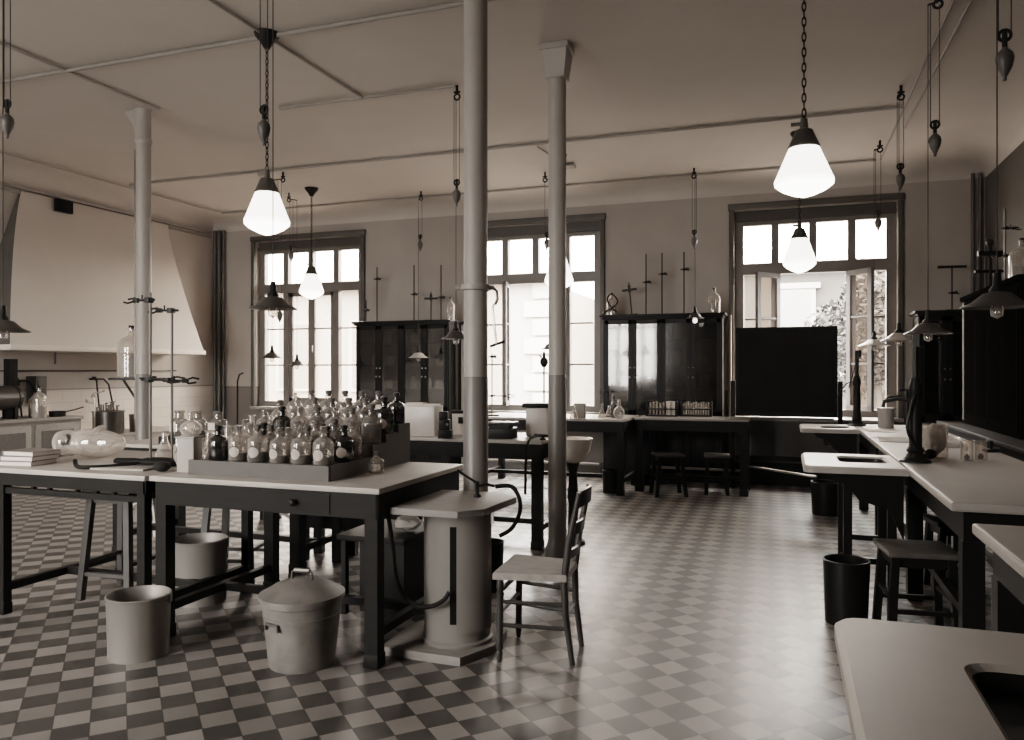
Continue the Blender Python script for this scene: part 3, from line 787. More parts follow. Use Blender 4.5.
# ------------------------------------------------------------------ bins and buckets
def bucket(name, label, x, y, r, h, m_, handle=True, taper=.93):
    t = thing(name, label, 'bucket', (x, y, 0), random.uniform(-.3, .3) + .3)
    p = [(0, .012), (r * taper - .006, .012), (r - .006, h - .004), (r, h + .006), (r + .008, h), (r + .002, h - .012), (r * (taper + (1 - taper) * .07) + .004, .03), (r * taper + .005, .0), (0, 0)]
    MB().lathe(p, n=32).build('body', m_, t)
    if handle:
        pts = [((r + .006) * math.cos(a), -(r * .55) * math.sin(a) - .01, h - .02 - .02 * math.sin(a)) for a in [PI * i / 14 for i in range(15)]]
        MB().tube(pts, .005, 6).build('handle', STEEL, t)
        for s in (-1, 1): MB().box(s * (r + .004), 0, h - .045, .012, .04, .05, bev=.003).build('ear', m_, t)
    return t
bucket('bucket', 'pale zinc bucket standing in front of the table leg at the left', -3.22, 3.22, .155, .315, ZINC)
bucket('bucket', 'pale zinc bucket further back under the table, right of the front bucket', -3.60, 4.10, .172, .40, ZINC, taper=.95)
ln = thing('dustbin', 'round zinc dustbin with a domed lid under the bottle table', 'bin', (-2.34, 3.41, 0), .15)
r, h = .205, .345
MB().lathe([(0, 0), (r * .80, 0), (r * .82, .02), (r * .94, h * .74), (r * .96, h * .745), (r * .96, h * .765), (r * .945, h * .77), (r * .97, h - .03), (r, h - .025), (r, h), (r - .01, h), (r * .8, .03), (0, .03)], n=36).build('body', ZINCD, ln)
lid = MB().lathe([(r + .004, h - .006), (r + .011, h - .004), (r + .011, h + .014), (r * .97, h + .020), (r * .7, h + .055), (r * .35, h + .078), (0, h + .084)], n=36).build('lid', ZINCD, ln)
MB().tube([(-.055, 0, h + .06), (-.055, 0, h + .115), (-.045, 0, h + .125), (.045, 0, h + .125), (.055, 0, h + .115), (.055, 0, h + .06)], .007).tube([(-.04, 0, h + .125), (.04, 0, h + .125)], .014).build('lid_handle', STEEL, lid)
hn = MB()
a0 = math.radians(-112)
hn.tube([((r + .000) * math.cos(a0 + da) * .97, r * math.sin(a0 + da) * .97, zz) for da, zz in ((-.22, h * .62), (-.21, h * .70), (.21, h * .70), (.22, h * .62))], .009)
hn.build('side_handle', STEEL, ln)
def dbin(label, x, y, r, h):
    t = thing('waste_bin', label, 'bin', (x, y, 0))
    MB().lathe([(0, .01), (r * .93, .01), (r - .005, h), (r + .004, h + .004), (r + .006, h - .01), (r * .95, .0), (0, 0)], n=28).build('body', BLACKW, t)
    MB().torus((0, 0, h), r + .003, .006).build('rim', IRON, t)
    return t
dbin('black waste bin before the right bench, beside the low stool', .345, 5.02, .125, .37)
dbin('black waste bin on the open floor under the far sink slab', .41, 8.72, .15, .335)
dbin('dark bin standing under the long table below the window', -1.995, 9.40, .12, .27)
dbin('small dark bin standing behind the pedestal', *pt(490, 5.3), .09, .33)
dbin('dark bin in the gloom under the second row table', -4.9, 6.6, .11, .25)

# ------------------------------------------------------------------ stools and chair
def stool(label, x, y, rz, h=.62, s=.36, splay=.05, m_=None, seat=None, key=None):
    m_ = m_ or DARKW
    t = thing('stool', label, 'stool', (x, y, 0), rz)
    MB().box(0, 0, h - .03, s, s, .03, bev=.006).build('seat', seat or m_, t)
    a = MB()
    for k in (-1, 1): a.box(0, k * (s / 2 - .045), h - .09, s - .09, .022, .06); a.box(k * (s / 2 - .045), 0, h - .09, .022, s - .09, .06)
    a.build('apron', m_, t)
    q = s / 2 - .045
    def P(sx, sy, z): e = q + splay * (1 - z / h); return (sx * e, sy * e, z)
    for sx in (-1, 1):
        for sy in (-1, 1): MB().bar(P(sx, sy, 0), P(sx, sy, h - .03), .042).build('leg', m_, t)
    r_ = MB()
    for k in (-1, 1): r_.bar(P(-1, k, .17), P(1, k, .17), .025); r_.bar(P(k, -1, .24), P(k, 1, .24), .025)
    r_.build('rung', m_, t)
STW = mat('stool_wood', .055, .45, noise=.25)
stool('wooden stool tucked under the left edge table', -4.17, 4.05, .1, .72, m_=STW)
stool('wooden stool behind the far zinc bucket under the tables', -3.72, 4.62, .25, .72, m_=STW)
stool('square stool at the left in front of the test tube table', -1.32, 9.42, .35, .50, .34, m_=BLACKW, seat=STW)
stool('square stool at the right end of the test tube table', -.78, 9.72, .1, .48, .30, .02, m_=BLACKW, seat=STW)
stool('low square stool with scuffed top beside the right bench', .70, 4.92, .12, .50, .37, .03, m_=BLACKW, seat=mat('scuffed', .13, .35, noise=.5, scale=8))
stool('dark stool under the right bench behind the low stool', 1.08, 6.0, .2, .48, .3, .02, m_=BLACKW)
# low bench & chest under the front table
lb = thing('low_bench', 'dark deep framed bench behind the dustbin', 'bench', (-3.18, 5.40, 0), .06)
MB().box(0, 0, .43, 1.0, .34, .03).build('seat', BLACKW, lb)
MB().box(0, -.13, .26, .96, .03, .17).box(0, .13, .26, .96, .03, .17).build('apron', BLACKW, lb)
for x in (-.42, -.12, .42):
    for y in (-.12, .12): MB().box(x, y, 0, .075, .06, .43).build('leg', BLACKW, lb)
ck = thing('chest', 'low dark chest with an overhanging lid beside the pedestal', 'chest', (-2.36, 4.40, 0), .0)
MB().box(.06, 0, .03, .30, .46, .43).build('body', BLACKW, ck)
MB().box(0, -.0, .46, .46, .54, .035, bev=.005).build('lid', DARKW, ck)
for yy in (-.22, .22): MB().box(-.20, yy, 0, .03, .04, .46).build('leg', DARKW, ck)
# crumpled papers kept under the table
def crumple(label, x, y, z, s):
    m_ = MB(); bmesh.ops.create_icosphere(m_.bm, subdivisions=2, radius=s)
    for v in m_.bm.verts: v.co *= random.uniform(.72, 1.1); v.co.z *= .6
    lo = min(v.co.z for v in m_.bm.verts)
    for v in m_.bm.verts: v.co += Vector((x, y, z - lo))
    tag(m_.build('crumpled_paper', PAPER, None, False), label, 'paper')
crumple('crumpled white paper lying on the chest under the front table', -2.22, 4.36, .497, .085)

ch = thing('rush_chair', 'ladder back wooden chair with a woven rush seat beside the pedestal', 'chair', (-1.215, 3.955, 0), math.radians(4))
# local x from front (-) to back (+), legs turned
def turned(p0, p1, label='leg'):
    P0, P1 = Vector(p0), Vector(p1); pts, rs = [], []
    for u, r in ((0, .011), (.04, .014), (.10, .018), (.13, .013), (.16, .019), (.22, .017), (.5, .019), (.74, .018), (.78, .022), (.80, .015), (.84, .021), (.9, .018), (1, .018)):
        pts.append(P0.lerp(P1, u)); rs.append(r)
    return MB().tube(pts, rs, 10)
for sy in (-1, 1):
    turned((-.185, sy * .195, 0), (-.18, sy * .19, .455)).build('leg', CHAIRW, ch)
    MB().tube([(.185, sy * .135, 0), (.15, sy * .14, .25), (.145, sy * .145, .43), (.17, sy * .15, .62), (.225, sy * .155, .88)], [.014, .018, .019, .018, .013], 10).build('leg', CHAIRW, ch)
rg = MB()
for z in (.19, .31):
    for sy in (-1, 1): rg.tube([(-.183, sy * .193, z), (.15, sy * .14, z - .01)], .011, 8)
rg.tube([(-.183, -.19, .36), (-.183, .19, .36)], .013, 8); rg.tube([(-.183, -.19, .25), (-.183, .19, .25)], .012, 8); rg.tube([(.15, -.14, .24), (.15, .14, .24)], .011, 8)
rg.build('rung', CHAIRW, ch)
st = MB().prism([(-.215, -.215), (-.215, .215), (.16, .165), (.16, -.165)], .425, .462, .01); st.build('seat', RUSH, ch)
def slat(z, hgt, x, bow, up=0):
    m_ = MB(); n = 10; A = []
    for i in range(n + 1):
        u = -1 + 2 * i / n; yy = u * .15; xx = x + bow * (1 - u * u); zz = z + up * (1 - u * u)
        A.append([m_.bm.verts.new((xx + dx, yy, zz + dz)) for dx, dz in ((-.008, 0), (.008, 0), (.012, hgt), (-.004, hgt))])
    for i in range(n):
        for k in range(4): m_.bm.faces.new((A[i][k], A[i][(k + 1) % 4], A[i + 1][(k + 1) % 4], A[i + 1][k]))
    m_.bm.faces.new(A[0][::-1]); m_.bm.faces.new(A[-1])
    return m_
slat(.80, .08, .212, .035, .012).build('back_rail', CHAIRW, ch); slat(.66, .06, .180, .030).build('back_rail', CHAIRW, ch); slat(.535, .045, .160, .024).build('back_rail', CHAIRW, ch)

# ------------------------------------------------------------------ pedestal
pd = thing('pedestal', 'painted sheet iron pedestal with chamfered wooden top and base beside the front table', 'pedestal', (-1.76, 3.90, 0))
def octo(w, d, cx, cy): return [(-w + cx, -d), (w - cx, -d), (w, -d + cy), (w, d - cy), (w - cx, d), (-w + cx, d), (-w, d - cy), (-w, -d + cy)]
poly_b = [(-.25, -.27), (.21, -.28), (.31, -.06), (.29, .20), (.18, .28), (-.2, .28), (-.27, .12)]
MB().prism(poly_b, 0, .045, .008).build('base_plate', PALEW, pd)
poly_t = [(-.138, -.37), (.23, -.36), (.33, -.25), (.36, .16), (.25, .27), (-.138, .27)]
MB().prism(poly_t, .765, .80, .008).build('top_board', PALEW, pd)
MB().lathe([(0, .04), (.195, .04), (.195, .06), (.182, .07), (.182, .765), (0, .765)], .075, 0, 0, n=40).build('body', SHEETM, pd)
# curved door with a dark opening beside it
dm = MB(); n = 10
R0, R1 = .190, .212
for a, b, R, zz0, zz1 in ((-68, -8, R1, .13, .74),):
    V = []
    for i in range(n + 1):
        t_ = math.radians(a + (b - a) * i / n); V.append([dm.bm.verts.new((.075 + rr * math.cos(t_), rr * math.sin(t_), z_)) for rr, z_ in ((R0, zz0), (R, zz0), (R, zz1), (R0, zz1))])
    for i in range(n):
        for k in range(4): dm.bm.faces.new((V[i][k], V[i][(k + 1) % 4], V[i + 1][(k + 1) % 4], V[i + 1][k]))
    dm.bm.faces.new(V[0][::-1]); dm.bm.faces.new(V[-1])
do = dm.build('door', SHEETM, pd)
t_ = math.radians(-10); MB().box(.075 + .217 * math.cos(t_), .205 * math.sin(t_), .68, .02, .012, .07).build('latch', BRASSY, do)
sl = MB(); V = []
for i in range(4):
    t_ = math.radians(-79 + 11 * i / 3); V.append([sl.bm.verts.new((.075 + rr * math.cos(t_), rr * math.sin(t_), z_)) for rr, z_ in ((.178, .17), (.1855, .17), (.1855, .68), (.178, .68))])
for i in range(3):
    for k in range(4): sl.bm.faces.new((V[i][k], V[i][(k + 1) % 4], V[i + 1][(k + 1) % 4], V[i + 1][k]))
sl.build('slot', BLACKW, pd)
tp = thing('gas_tap', 'small bent gas tap standing on the pedestal top', 'tap', (-1.60, 3.98, .80))
MB().lathe([(0, 0), (.022, 0), (.02, .012), (.010, .02), (.010, .08), (.014, .085), (0, .09)], n=12).build('stem', IRON, tp)
MB().tube([(0, 0, .075), (-.05, -.02, .11), (-.10, -.05, .15)], .007).build('lever', IRON, tp)
MB().tube([(0, 0, .06), (.05, .02, .07), (.09, .03, .06)], .008).build('nozzle', IRON, tp)
hs = MB().hose([(-1.505, 4.01, .858), (-1.42, 4.03, .86), (-1.37, 4.02, .80), (-1.365, 4.01, .72), (-1.40, 3.98, .64), (-1.46, 3.95, .60)], .012)
tag(hs.build('rubber_hose', RUBBER), 'dark rubber hose hanging from the gas tap over the pedestal edge', 'hose')
cur = [(-1.945, 3.60, .735), (-1.955, 3.64, .66), (-1.95, 3.66, .55), (-1.935, 3.66, .42), (-1.89, 3.65, .33), (-1.80, 3.64, .275), (-1.72, 3.655, .28), (-1.665, 3.675, .31), (-1.64, 3.69, .35)]
tag(MB().hose(cur, .012).build('rubber_hose', RUBBER), 'dark hose looping in front of the pedestal below the table', 'hose')

# ------------------------------------------------------------------ bottle rack
rk = thing('bottle_rack', 'grey stepped wooden rack filled with reagent bottles', 'rack', (0, 0, TZ))
RX0, RX1 = -3.17, -2.275
LEV = [(3.55, 4.02, .075), (4.02, 4.18, .150), (4.18, 4.34, .20), (4.34, 4.50, .25)]
bm_ = MB()
for y0, y1, z in LEV: bm_.box((RX0 + RX1) / 2, (y0 + y1) / 2, 0, RX1 - RX0, y1 - y0, z)
bm_.build('steps', GREYW, rk)
MB().box((RX0 + RX1) / 2, 3.545, .0, RX1 - RX0 + .02, .018, .082).box(RX1 + .006, 3.78, 0, .014, .46, .082).build('front_board', mat('rack_board', .10, .6, noise=.15), rk)
def bottle_maker(kind):
    def mk():
        t = thing('reagent_bottle', '', 'bottle', group='reagent bottles on the stepped rack')
        g = {'clear': GLASS, 'brown': GLASSB, 'grey': GLASSM, 'half': GLASS, 'paper': GLASS, 'labelled': GLASS, 'brownlab': GLASSB}[kind]
        b = MB().lathe([(0, .0), (.048, .0), (.053, .007), (.053, .103), (.050, .118), (.040, .131), (.024, .140), (.018, .146), (.017, .163), (.024, .166), (.024, .172), (.014, .173)], n=20).build('body', g, t)
        if kind in ('brown', 'brownlab') or kind == 'half' : top = .19
        MB().lathe([(0, .16), (.014, .16), (.015, .177), (.020, .180), (.020, .196), (.012, .20), (0, .20)], n=12).build('stopper', {'brown': IRON, 'brownlab': IRON}.get(kind, CORK if kind in ('half', 'paper', 'grey') else GLASSM), t)
        if kind in ('half', 'brown', 'labelled', 'grey'):
            lv = {'half': .055, 'brown': .09, 'labelled': .045, 'grey': .1}[kind]
            MB().lathe([(0, .006), (.045, .006), (.0485, .012), (.0485, lv), (0, lv)], n=18).build('liquid', LIQD if kind in ('half', 'brown') else mat('grey_liquid', .16, .3), t)
        if kind in ('half', 'labelled', 'brownlab', 'paper'):
            m_ = MB(); n = 10; R = .0542
            w_, z0_, z1_ = (1.25, .025, .09) if kind == 'paper' else (.56, .026, .082)
            C = m_.bm.verts.new((-.0 + R * math.cos(-PI / 2 + .05), R * math.sin(-PI / 2 + .05), (z0_ + z1_) / 2)); ring = []
            for i in range(16):
                a = 2 * PI * i / 16; e = 1 if kind != 'paper' else 1
                cu, cv = math.cos(a), math.sin(a)
                if kind == 'paper':
                    sc_ = 1 / max(abs(cu), abs(cv)); cu *= sc_; cv *= sc_
                th = -PI / 2 + .05 + w_ * cu
                ring.append(m_.bm.verts.new((R * math.cos(th), R * math.sin(th), (z0_ + z1_) / 2 + (z1_ - z0_) / 2 * cv)))
            mid = []
            for v in ring:
                th = math.atan2(v.co.y, v.co.x); c0 = -PI / 2 + .05
                if th > 0: th -= 2 * PI
                th2 = c0 + (th - c0) * .5; zz = (z0_ + z1_) / 2; mid.append(m_.bm.verts.new((R * math.cos(th2), R * math.sin(th2), zz + (v.co.z - zz) * .5)))
            for i in range(16):
                m_.bm.faces.new((mid[i], mid[(i + 1) % 16], ring[(i + 1) % 16], ring[i])); m_.bm.faces.new((C, mid[(i + 1) % 16], mid[i]))
            m_.build('label', PAPERT, t)
        return t
    return mk
KD = {'clear': 'clear glass bottle', 'brown': 'dark brown glass bottle', 'grey': 'cloudy grey bottle with dark stopper', 'half': 'clear bottle half full of dark liquid', 'paper': 'clear bottle with broad paper label', 'labelled': 'clear bottle with round label', 'brownlab': 'dark bottle with round label'}
ROWS = [
 ('front row', 3.635, .075, [(-3.09, 'brown', .95), (-2.965, 'labelled', .95), (-2.83, 'half', 1.0), (-2.68, 'labelled', .93), (-2.545, 'labelled', .97), (-2.395, 'labelled', 1.0)]),
 ('second row', 3.80, .075, [(-3.12, 'clear', .95), (-3.0, 'clear', 1.05), (-2.87, 'grey', 1.0), (-2.74, 'clear', .95), (-2.61, 'grey', 1.0), (-2.49, 'brown', 1.0), (-2.37, 'brownlab', 1.05)]),
 ('third row', 3.94, .075, [(-3.14, 'clear', 1.1), (-3.02, 'brown', 1.0), (-2.9, 'grey', 1.1), (-2.78, 'clear', 1.1), (-2.66, 'clear', 1.1), (-2.53, 'grey', 1.15), (-2.40, 'clear', 1.1)]),
 ('fourth row', 4.10, .150, [(-3.13, 'clear', 1), (-3.0, 'brown', 1.1), (-2.87, 'clear', 1.1), (-2.745, 'grey', 1.1), (-2.62, 'clear', 1.1), (-2.50, 'paper', 1.1), (-2.37, 'grey', 1.2)]),
 ('fifth row', 4.26, .20, [(-3.13, 'paper', 1), (-3.0, 'clear', 1.1), (-2.87, 'paper', 1.1), (-2.745, 'grey', 1.1), (-2.62, 'paper', 1.1), (-2.50, 'grey', 1.1), (-2.37, 'brownlab', 1.15)]),
 ('top row', 4.42, .25, [(-3.13, 'clear', .95), (-3.0, 'paper', 1.05), (-2.87, 'paper', 1.05), (-2.745, 'paper', 1.05), (-2.62, 'paper', 1.05), (-2.50, 'paper', 1.05), (-2.37, 'brown', 1.0)]),
]
for rn, y, z, L in ROWS:
    for i, (x, k, s) in enumerate(L):
        x = x + .04
        inst('bottle_' + k, bottle_maker(k), (x, y + (random.uniform(-.01, .01) if y < 4 else 0), TZ + z), random.uniform(-.25, .25), '%s, %s from left in %s of rack' % (KD[k], ORD[i], rn), 'reagent bottles on the stepped rack', (s * (1.06 if y < 3.7 else 1.0),) * 2 + (s * (1.05 if y < 3.7 else .98),))
inst('bottle_small', bottle_maker('paper'), (-2.20, 3.93, TZ), .2, 'small pale labelled bottle standing alone right of the rack', None, (.8, .8, .62))
# clear flasks crowding the left table end
def flask_maker(round_):
    def mk():
        t = thing('glass_flask', '', 'flask')
        if round_: p = [(0, 0), (.03, .0), (.055, .02), (.066, .055), (.06, .09), (.035, .118), (.018, .13), (.016, .19), (.022, .195)]
        else: p = [(0, 0), (.062, 0), (.066, .008), (.058, .03), (.02, .125), (.017, .17), (.024, .178)]
        MB().lathe(p, n=20).build('body', GLASSW, t)
        MB().torus((0, 0, p[-1][1]), p[-1][0], .003, 'Z', 16, 5).build('rim', GLASSW, t)
        return t
    return mk
FL = [(-3.40, 4.26, 1, 1.0), (-3.52, 4.10, 0, 1.1), (-3.33, 4.05, 1, 1.2), (-3.62, 4.28, 1, .9), (-3.72, 4.12, 0, 1.0), (-3.45, 3.95, 0, .9), (-3.34, 4.36, 0, 1.0), (-3.55, 4.34, 0, .85), (-3.38, 3.93, 1, .85), (-3.82, 4.30, 1, .95)]
FL += [(-3.26, 3.82, 0, 1.0), (-3.44, 3.80, 1, .95), (-3.56, 3.92, 1, 1.05), (-3.24, 4.20, 1, 1.15), (-3.66, 3.98, 0, .9), (-3.90, 4.12, 0, 1.0)]
FLAB = ['round clear flask in the middle of the crowd of glassware left of the rack', 'conical clear flask in the crowd left of the rack, behind the white jar', 'largest round flask standing against the left side of the rack', 'round flask at the rear of the glassware left of the rack', 'conical flask second from the left end of the glassware group', 'small conical flask just behind the tall white jar', 'conical flask against the rear left corner of the bottle rack', 'smallest conical flask at the rear of the glassware group', 'small round flask between the white jar and the rack', 'round flask at the left end of the glassware group', 'conical flask right behind the tall white jar, touching the rack', 'round flask at the front of the glassware left of the white jar', 'round flask in the front middle of the glassware group', 'large round flask against the middle of the rack left side', 'conical flask at the front left of the glassware group', 'conical flask furthest left of the glassware group']
for (x, y, r_, s), lab in zip(FL, FLAB): inst('flask%d' % r_, flask_maker(r_), (x, y, TZ), 0, lab, 'clear flasks left of the rack', (s, s, s))
j = thing('tall_jar', 'tall square white jar at the left end of the rack', 'jar', (-3.245, 3.62, TZ), .2)
MB().box(0, 0, 0, .105, .10, .20, bev=.012).box(0, 0, .2, .112, .106, .008).build('body', mat('jar_card', .42, .6, noise=.1), j)
jf = inst('flask1', flask_maker(1), (-3.245, 3.63, TZ + .208), 0, 'clear round flask resting on top of the tall white jar', 'clear flasks left of the rack', (.95, .95, .7))
tag(MB().ball(-3.41, 3.58, TZ + .030, .05, .6).build('dark_mitt', mat('felt', .015, .9)), 'small dark lump of cloth beside the tall white jar', 'cloth')

# ------------------------------------------------------------------ things on the left edge table
gv = thing('glass_vessel', 'large double bulbed blown glass vessel lying on its side on the left table', 'vessel', (-4.40, 3.99, TZ + .099), math.radians(8))
prof = [(0, -.27), (.05, -.262), (.078, -.235), (.088, -.19), (.084, -.15), (.075, -.125), (.080, -.10), (.093, -.05), (.098, 0), (.095, .06), (.086, .12), (.070, .18), (.05, .225), (.025, .25), (0, .257)]
MB().lathe(prof, n=28, axis='X').build('body', GLASSW, gv)
MB().tube([(-.13, -.06, .05), (-.115, -.075, .055), (-.10, -.085, .035), (-.11, -.095, .005), (-.14, -.09, .0)], .011).build('glass_hook', mat('dark_glass_tube', .05, .2), gv)
MB().tube([(.05, -.04, .07), (.09, -.03, .10), (.11, -.01, .105)], .02).build('stub', GLASSW, gv)
ho = [(-3.98, 3.44, TZ + .012), (-3.90, 3.42, TZ + .012), (-3.80, 3.45, TZ + .012), (-3.72, 3.52, TZ + .02), (-3.66, 3.62, TZ + .014)]
hz = [(-4.03, 3.54, TZ + .045), (-4.00, 3.52, TZ + .022), (-3.95, 3.50, TZ + .013), (-3.87, 3.52, TZ + .013), (-3.79, 3.60, TZ + .013), (-3.72, 3.70, TZ + .02)]
tag(MB().hose(hz, .013).build('rubber_tube', RUBBER), 'curved black rubber tube lying in front of the glass vessel', 'tube')
bg = thing('rubber_bag', 'long black rubber bag lying beside the retort stands', 'bag', (-3.66, 3.74, TZ), .1)
MB().lathe([(0, -.24), (.03, -.23), (.034, -.12), (.028, -.05), (.045, 0), (.05, .08), (.045, .14), (.02, .18), (0, .185)], 0, 0, .03, 16, 'X', sx=1.1, sy=.6).build('body', RUBBER, bg)
tag(MB().box(-3.70, 3.60, TZ, .36, .16, .012, rz=.12, bev=.003).build('folded_cloth', CLOTH), 'pale folded cloth lying under the black rubber bag', 'cloth')
bk = ['lowest pale book at the left edge of the table', 'middle pale book of the stack at the left edge', 'top pale book of the stack at the left edge']
for i, l in enumerate(bk):
    t = thing('book', l, 'book', (-4.47 + .01 * i, 3.58 + .01 * i, TZ + .03 * i), .15 - .06 * i, 'books at the left edge')
    MB().box(0, 0, .003, .235, .20, .022).build('pages', PAPER, t)
    MB().box(0, 0, 0, .25, .21, .003).box(0, 0, .025, .25, .21, .003).box(-.125, 0, 0, .004, .21, .028).build('cover', PALEW, t)
bn = thing('burner', 'dark iron burner with valve standing behind the books', 'burner', (-4.50, 4.16, TZ), .3)
MB().lathe([(0, 0), (.05, 0), (.045, .012), (.015, .022), (.012, .1), (.018, .11), (0, .11)], n=14).build('base', IRON, bn)
MB().tube([(0, 0, .05), (.07, -.01, .055), (.10, -.01, .085), (.14, -.02, .09)], .009).tube([(-.02, .02, .07), (-.09, .03, .075)], .012).build('valve', IRON, bn)

def retort(name, label, x, y, z, h, rz=0, clamps=((.9, .12),), base=True, m_=STEEL, br=(.2, .13), rod=.008):
    t = thing(name, label, 'stand', (x, y, z), rz)
    if base: MB().box(0, 0, 0, br[0], br[1], .018, bev=.005).build('base', IRON, t)
    MB().tube([(0, 0, .012 if base else 0), (0, 0, h)], rod, 10).build('rod', m_, t)
    for u, L in clamps:
        z_ = h * u; s = 1 if L > 0 else -1; L = abs(L)
        c = MB().box(0, -.012, z_ - .016, .035, .045, .032, bev=.004)
        c.tube([(-s * .05, -.02, z_), (s * L * .55, -.02, z_)], .007); c.tube([(s * .03, -.035, z_ + .0), (s * .03, -.035, z_ + .03)], .005)
        c.box(s * L * .55, -.02, z_ - .014, .04, .022, .028, bev=.004)
        for e in (-1, 1): c.tube([(s * L * .55, -.02 + e * .008, z_ + e * .004), (s * L * .75, -.02 + e * .028, z_ + e * .018), (s * L, -.02 + e * .016, z_ + e * .010)], .006)
        c.build('clamp', IRON, t)
    return t
x, y = pt(150.5, 4.72); retort('retort_stand', 'tall retort stand left of its pair, rod crossing the left column', x, y, TZ, 1.06, .0, ((.955, -.17), (.50, .26)), br=(.14, .10))
x, y = pt(172, 4.80); retort('retort_stand', 'retort stand right of its pair with a T shaped clamp at its top', x, y, TZ, .97, .3, ((.985, -.13), (.54, .17)), br=(.10, .08))
# bottle box on the second table
bx = thing('wooden_box', 'low dark open box holding labelled bottles on the second row table', 'box', (-4.40, 5.02, TZ), .0)
MB().box(0, 0, 0, .62, .22, .012).box(0, -.105, 0, .62, .012, .06).box(0, .105, 0, .62, .012, .06).box(-.305, 0, 0, .012, .22, .06).box(.305, 0, 0, .012, .22, .06).build('tray', BLACKW, bx)
for i, xo in enumerate((-.2, -.02, .18)):
    t = thing('chemical_jar', ['squat dark jar with square white label, left of three in the low box', 'squat dark jar with square white label, middle of three in the low box', 'squat dark jar with square white label, right of three in the low box'][i], 'jar', (-4.40 + xo, 5.02, TZ + .012), 0, 'labelled jars in the low box')
    MB().lathe([(0, 0), (.072, 0), (.075, .01), (.075, .15), (.06, .18), (.035, .195), (.032, .23), (.04, .235), (.04, .25), (0, .25)], n=20).build('body', GLASSM, t)
    MB().lathe([(0, .005), (.070, .005), (.0705, .09), (0, .09)], n=18).build('contents', LIQD, t)
    m_ = MB(); V = []
    for k in range(7):
        a = -PI / 2 - .62 + 1.24 * k / 6 - .3; V.append((m_.bm.verts.new((.0765 * math.cos(a), .0765 * math.sin(a), .085)), m_.bm.verts.new((.0765 * math.cos(a), .0765 * math.sin(a), .165))))
    for k in range(6): m_.bm.faces.new((V[k][0], V[k + 1][0], V[k + 1][1], V[k][1]))
    m_.build('label', PAPER, t)
FL2 = [(-3.95, 5.08, 1, 1.2, 'round clear flask on the second row table next to the low box'), (-3.80, 5.25, 0, 1.2, 'conical flask on the second row table behind the glassware'), (-3.62, 5.1, 1, 1.25, 'round clear flask at the right end of the second row table'), (-3.70, 5.36, 0, 1.1, 'conical flask at the rear right of the second row table'), (-4.0, 5.38, 1, 1.1, 'round flask at the rear of the second row table')]
for x, y, r_, s, lab in FL2: inst('flask%d' % r_, flask_maker(r_), (x, y, TZ), 0, lab, 'flasks on the second row table', (s, s, s))

# bracket shelf with carboy on the left column
xc, yc = pt(143.5, 7.75); ux, uy = CT, ST
sh = thing('bracket_shelf', 'small iron bracket shelf fixed to the left column', 'shelf', (xc, yc, 0), TH)
MB().box(-.14, .14, 1.40, .42, .30, .022, bev=.004).build('plate', IRON, sh)
MB().bar((-.24, .08, 1.40), (-.075, .04, 1.18), .018).bar((-.28, .06, 1.43), (.1, .06, 1.43), .02).tube([(.0, -.08, 1.42), (.18, -.09, 1.41)], .01).build('brace', IRON, sh)
def carboy_maker():
    t = thing('carboy', '', 'bottle')
    MB().lathe([(0, 0), (.125, 0), (.135, .012), (.137, .30), (.128, .355), (.09, .40), (.04, .425), (.032, .44), (.032, .49), (.04, .495), (.04, .505)], n=28).build('body', GLASSW, t)
    MB().lathe([(0, .48), (.028, .48), (.034, .53), (0, .53)], n=12).build('stopper', IRON, t)
    MB().lathe([(0, .006), (.125, .006), (.128, .015), (.130, .20), (0, .20)], n=24).build('liquid', LIQM, t)
    return t
q0 = Vector((xc, yc, 1.422)) + Vector((CT * -.19 - ST * .15, ST * -.19 + CT * .15, 0))
inst('carboy', carboy_maker, q0, 0, 'large stoppered carboy on the column bracket shelf', None)

# ------------------------------------------------------------------ bench under the hood
hb = thing('hood_bench', 'wooden cupboard bench under the smoke hood', 'bench', (-9.06, 6.72, 0))
MB().box(0, 0, .86, .74, 2.1, .04, bev=.006).build('worktop', PALEW, hb)
MB().box(0, 0, 0, .68, 2.06, .86).build('carcass', PALEW, hb)
for y in (-.68, 0, .68):
    d_ = MB().box(.345, y, .12, .016, .62, .70, bev=.004).build('door', PALEW, hb)
    MB().box(.356, y, .2, .006, .46, .54).build('panel', MIDW, d_)
hl = thing('low_bench', 'low tiled bench carrying the water bath beside the wall', 'bench', (-9.06, 8.75, 0))
MB().box(0, 0, 0, .70, 1.9, .58).build('base', mat('tile_base', .35, .5), hl)
MB().box(0, 0, .58, .74, 1.94, .03, bev=.005).build('worktop', STONE, hl)
def hp(px, d): return pt(px, d)
# copper still lying on its cradle
x, y = pt(14, 9.5)
bo = thing('boiler', 'dark horizontal boiler drum on a cradle at the far left', 'boiler', (-8.98, 6.78, .90), math.radians(90))
MB().lathe([(0, -.28), (.12, -.275), (.15, -.25), (.15, .25), (.12, .275), (0, .28)], 0, 0, .26, 24, 'X').build('drum', mat('still_metal', .07, .35, metal=.4), bo)
MB().torus((-.2, 0, .26), .152, .008, 'X').torus((.2, 0, .26), .152, .008, 'X').build('hoop', IRON, bo)
for x_ in (-.18, .18): MB().box(x_, 0, 0, .03, .2, .14).box(x_, -.09, 0, .03, .04, .2).box(x_, .09, 0, .03, .04, .2).build('cradle_leg', IRON, bo)
def place(name, builder): pass
bt = inst('carboy', carboy_maker, (-8.86, 7.26, .90), 0, 'clear stoppered bottle beside the boiler on the hood bench', None, (.62, .62, .75))
bt = inst('carboy', carboy_maker, (-9.04, 7.36, .90), 0, 'second clear bottle on the hood bench, partly behind the first', None, (.62, .62, .62))
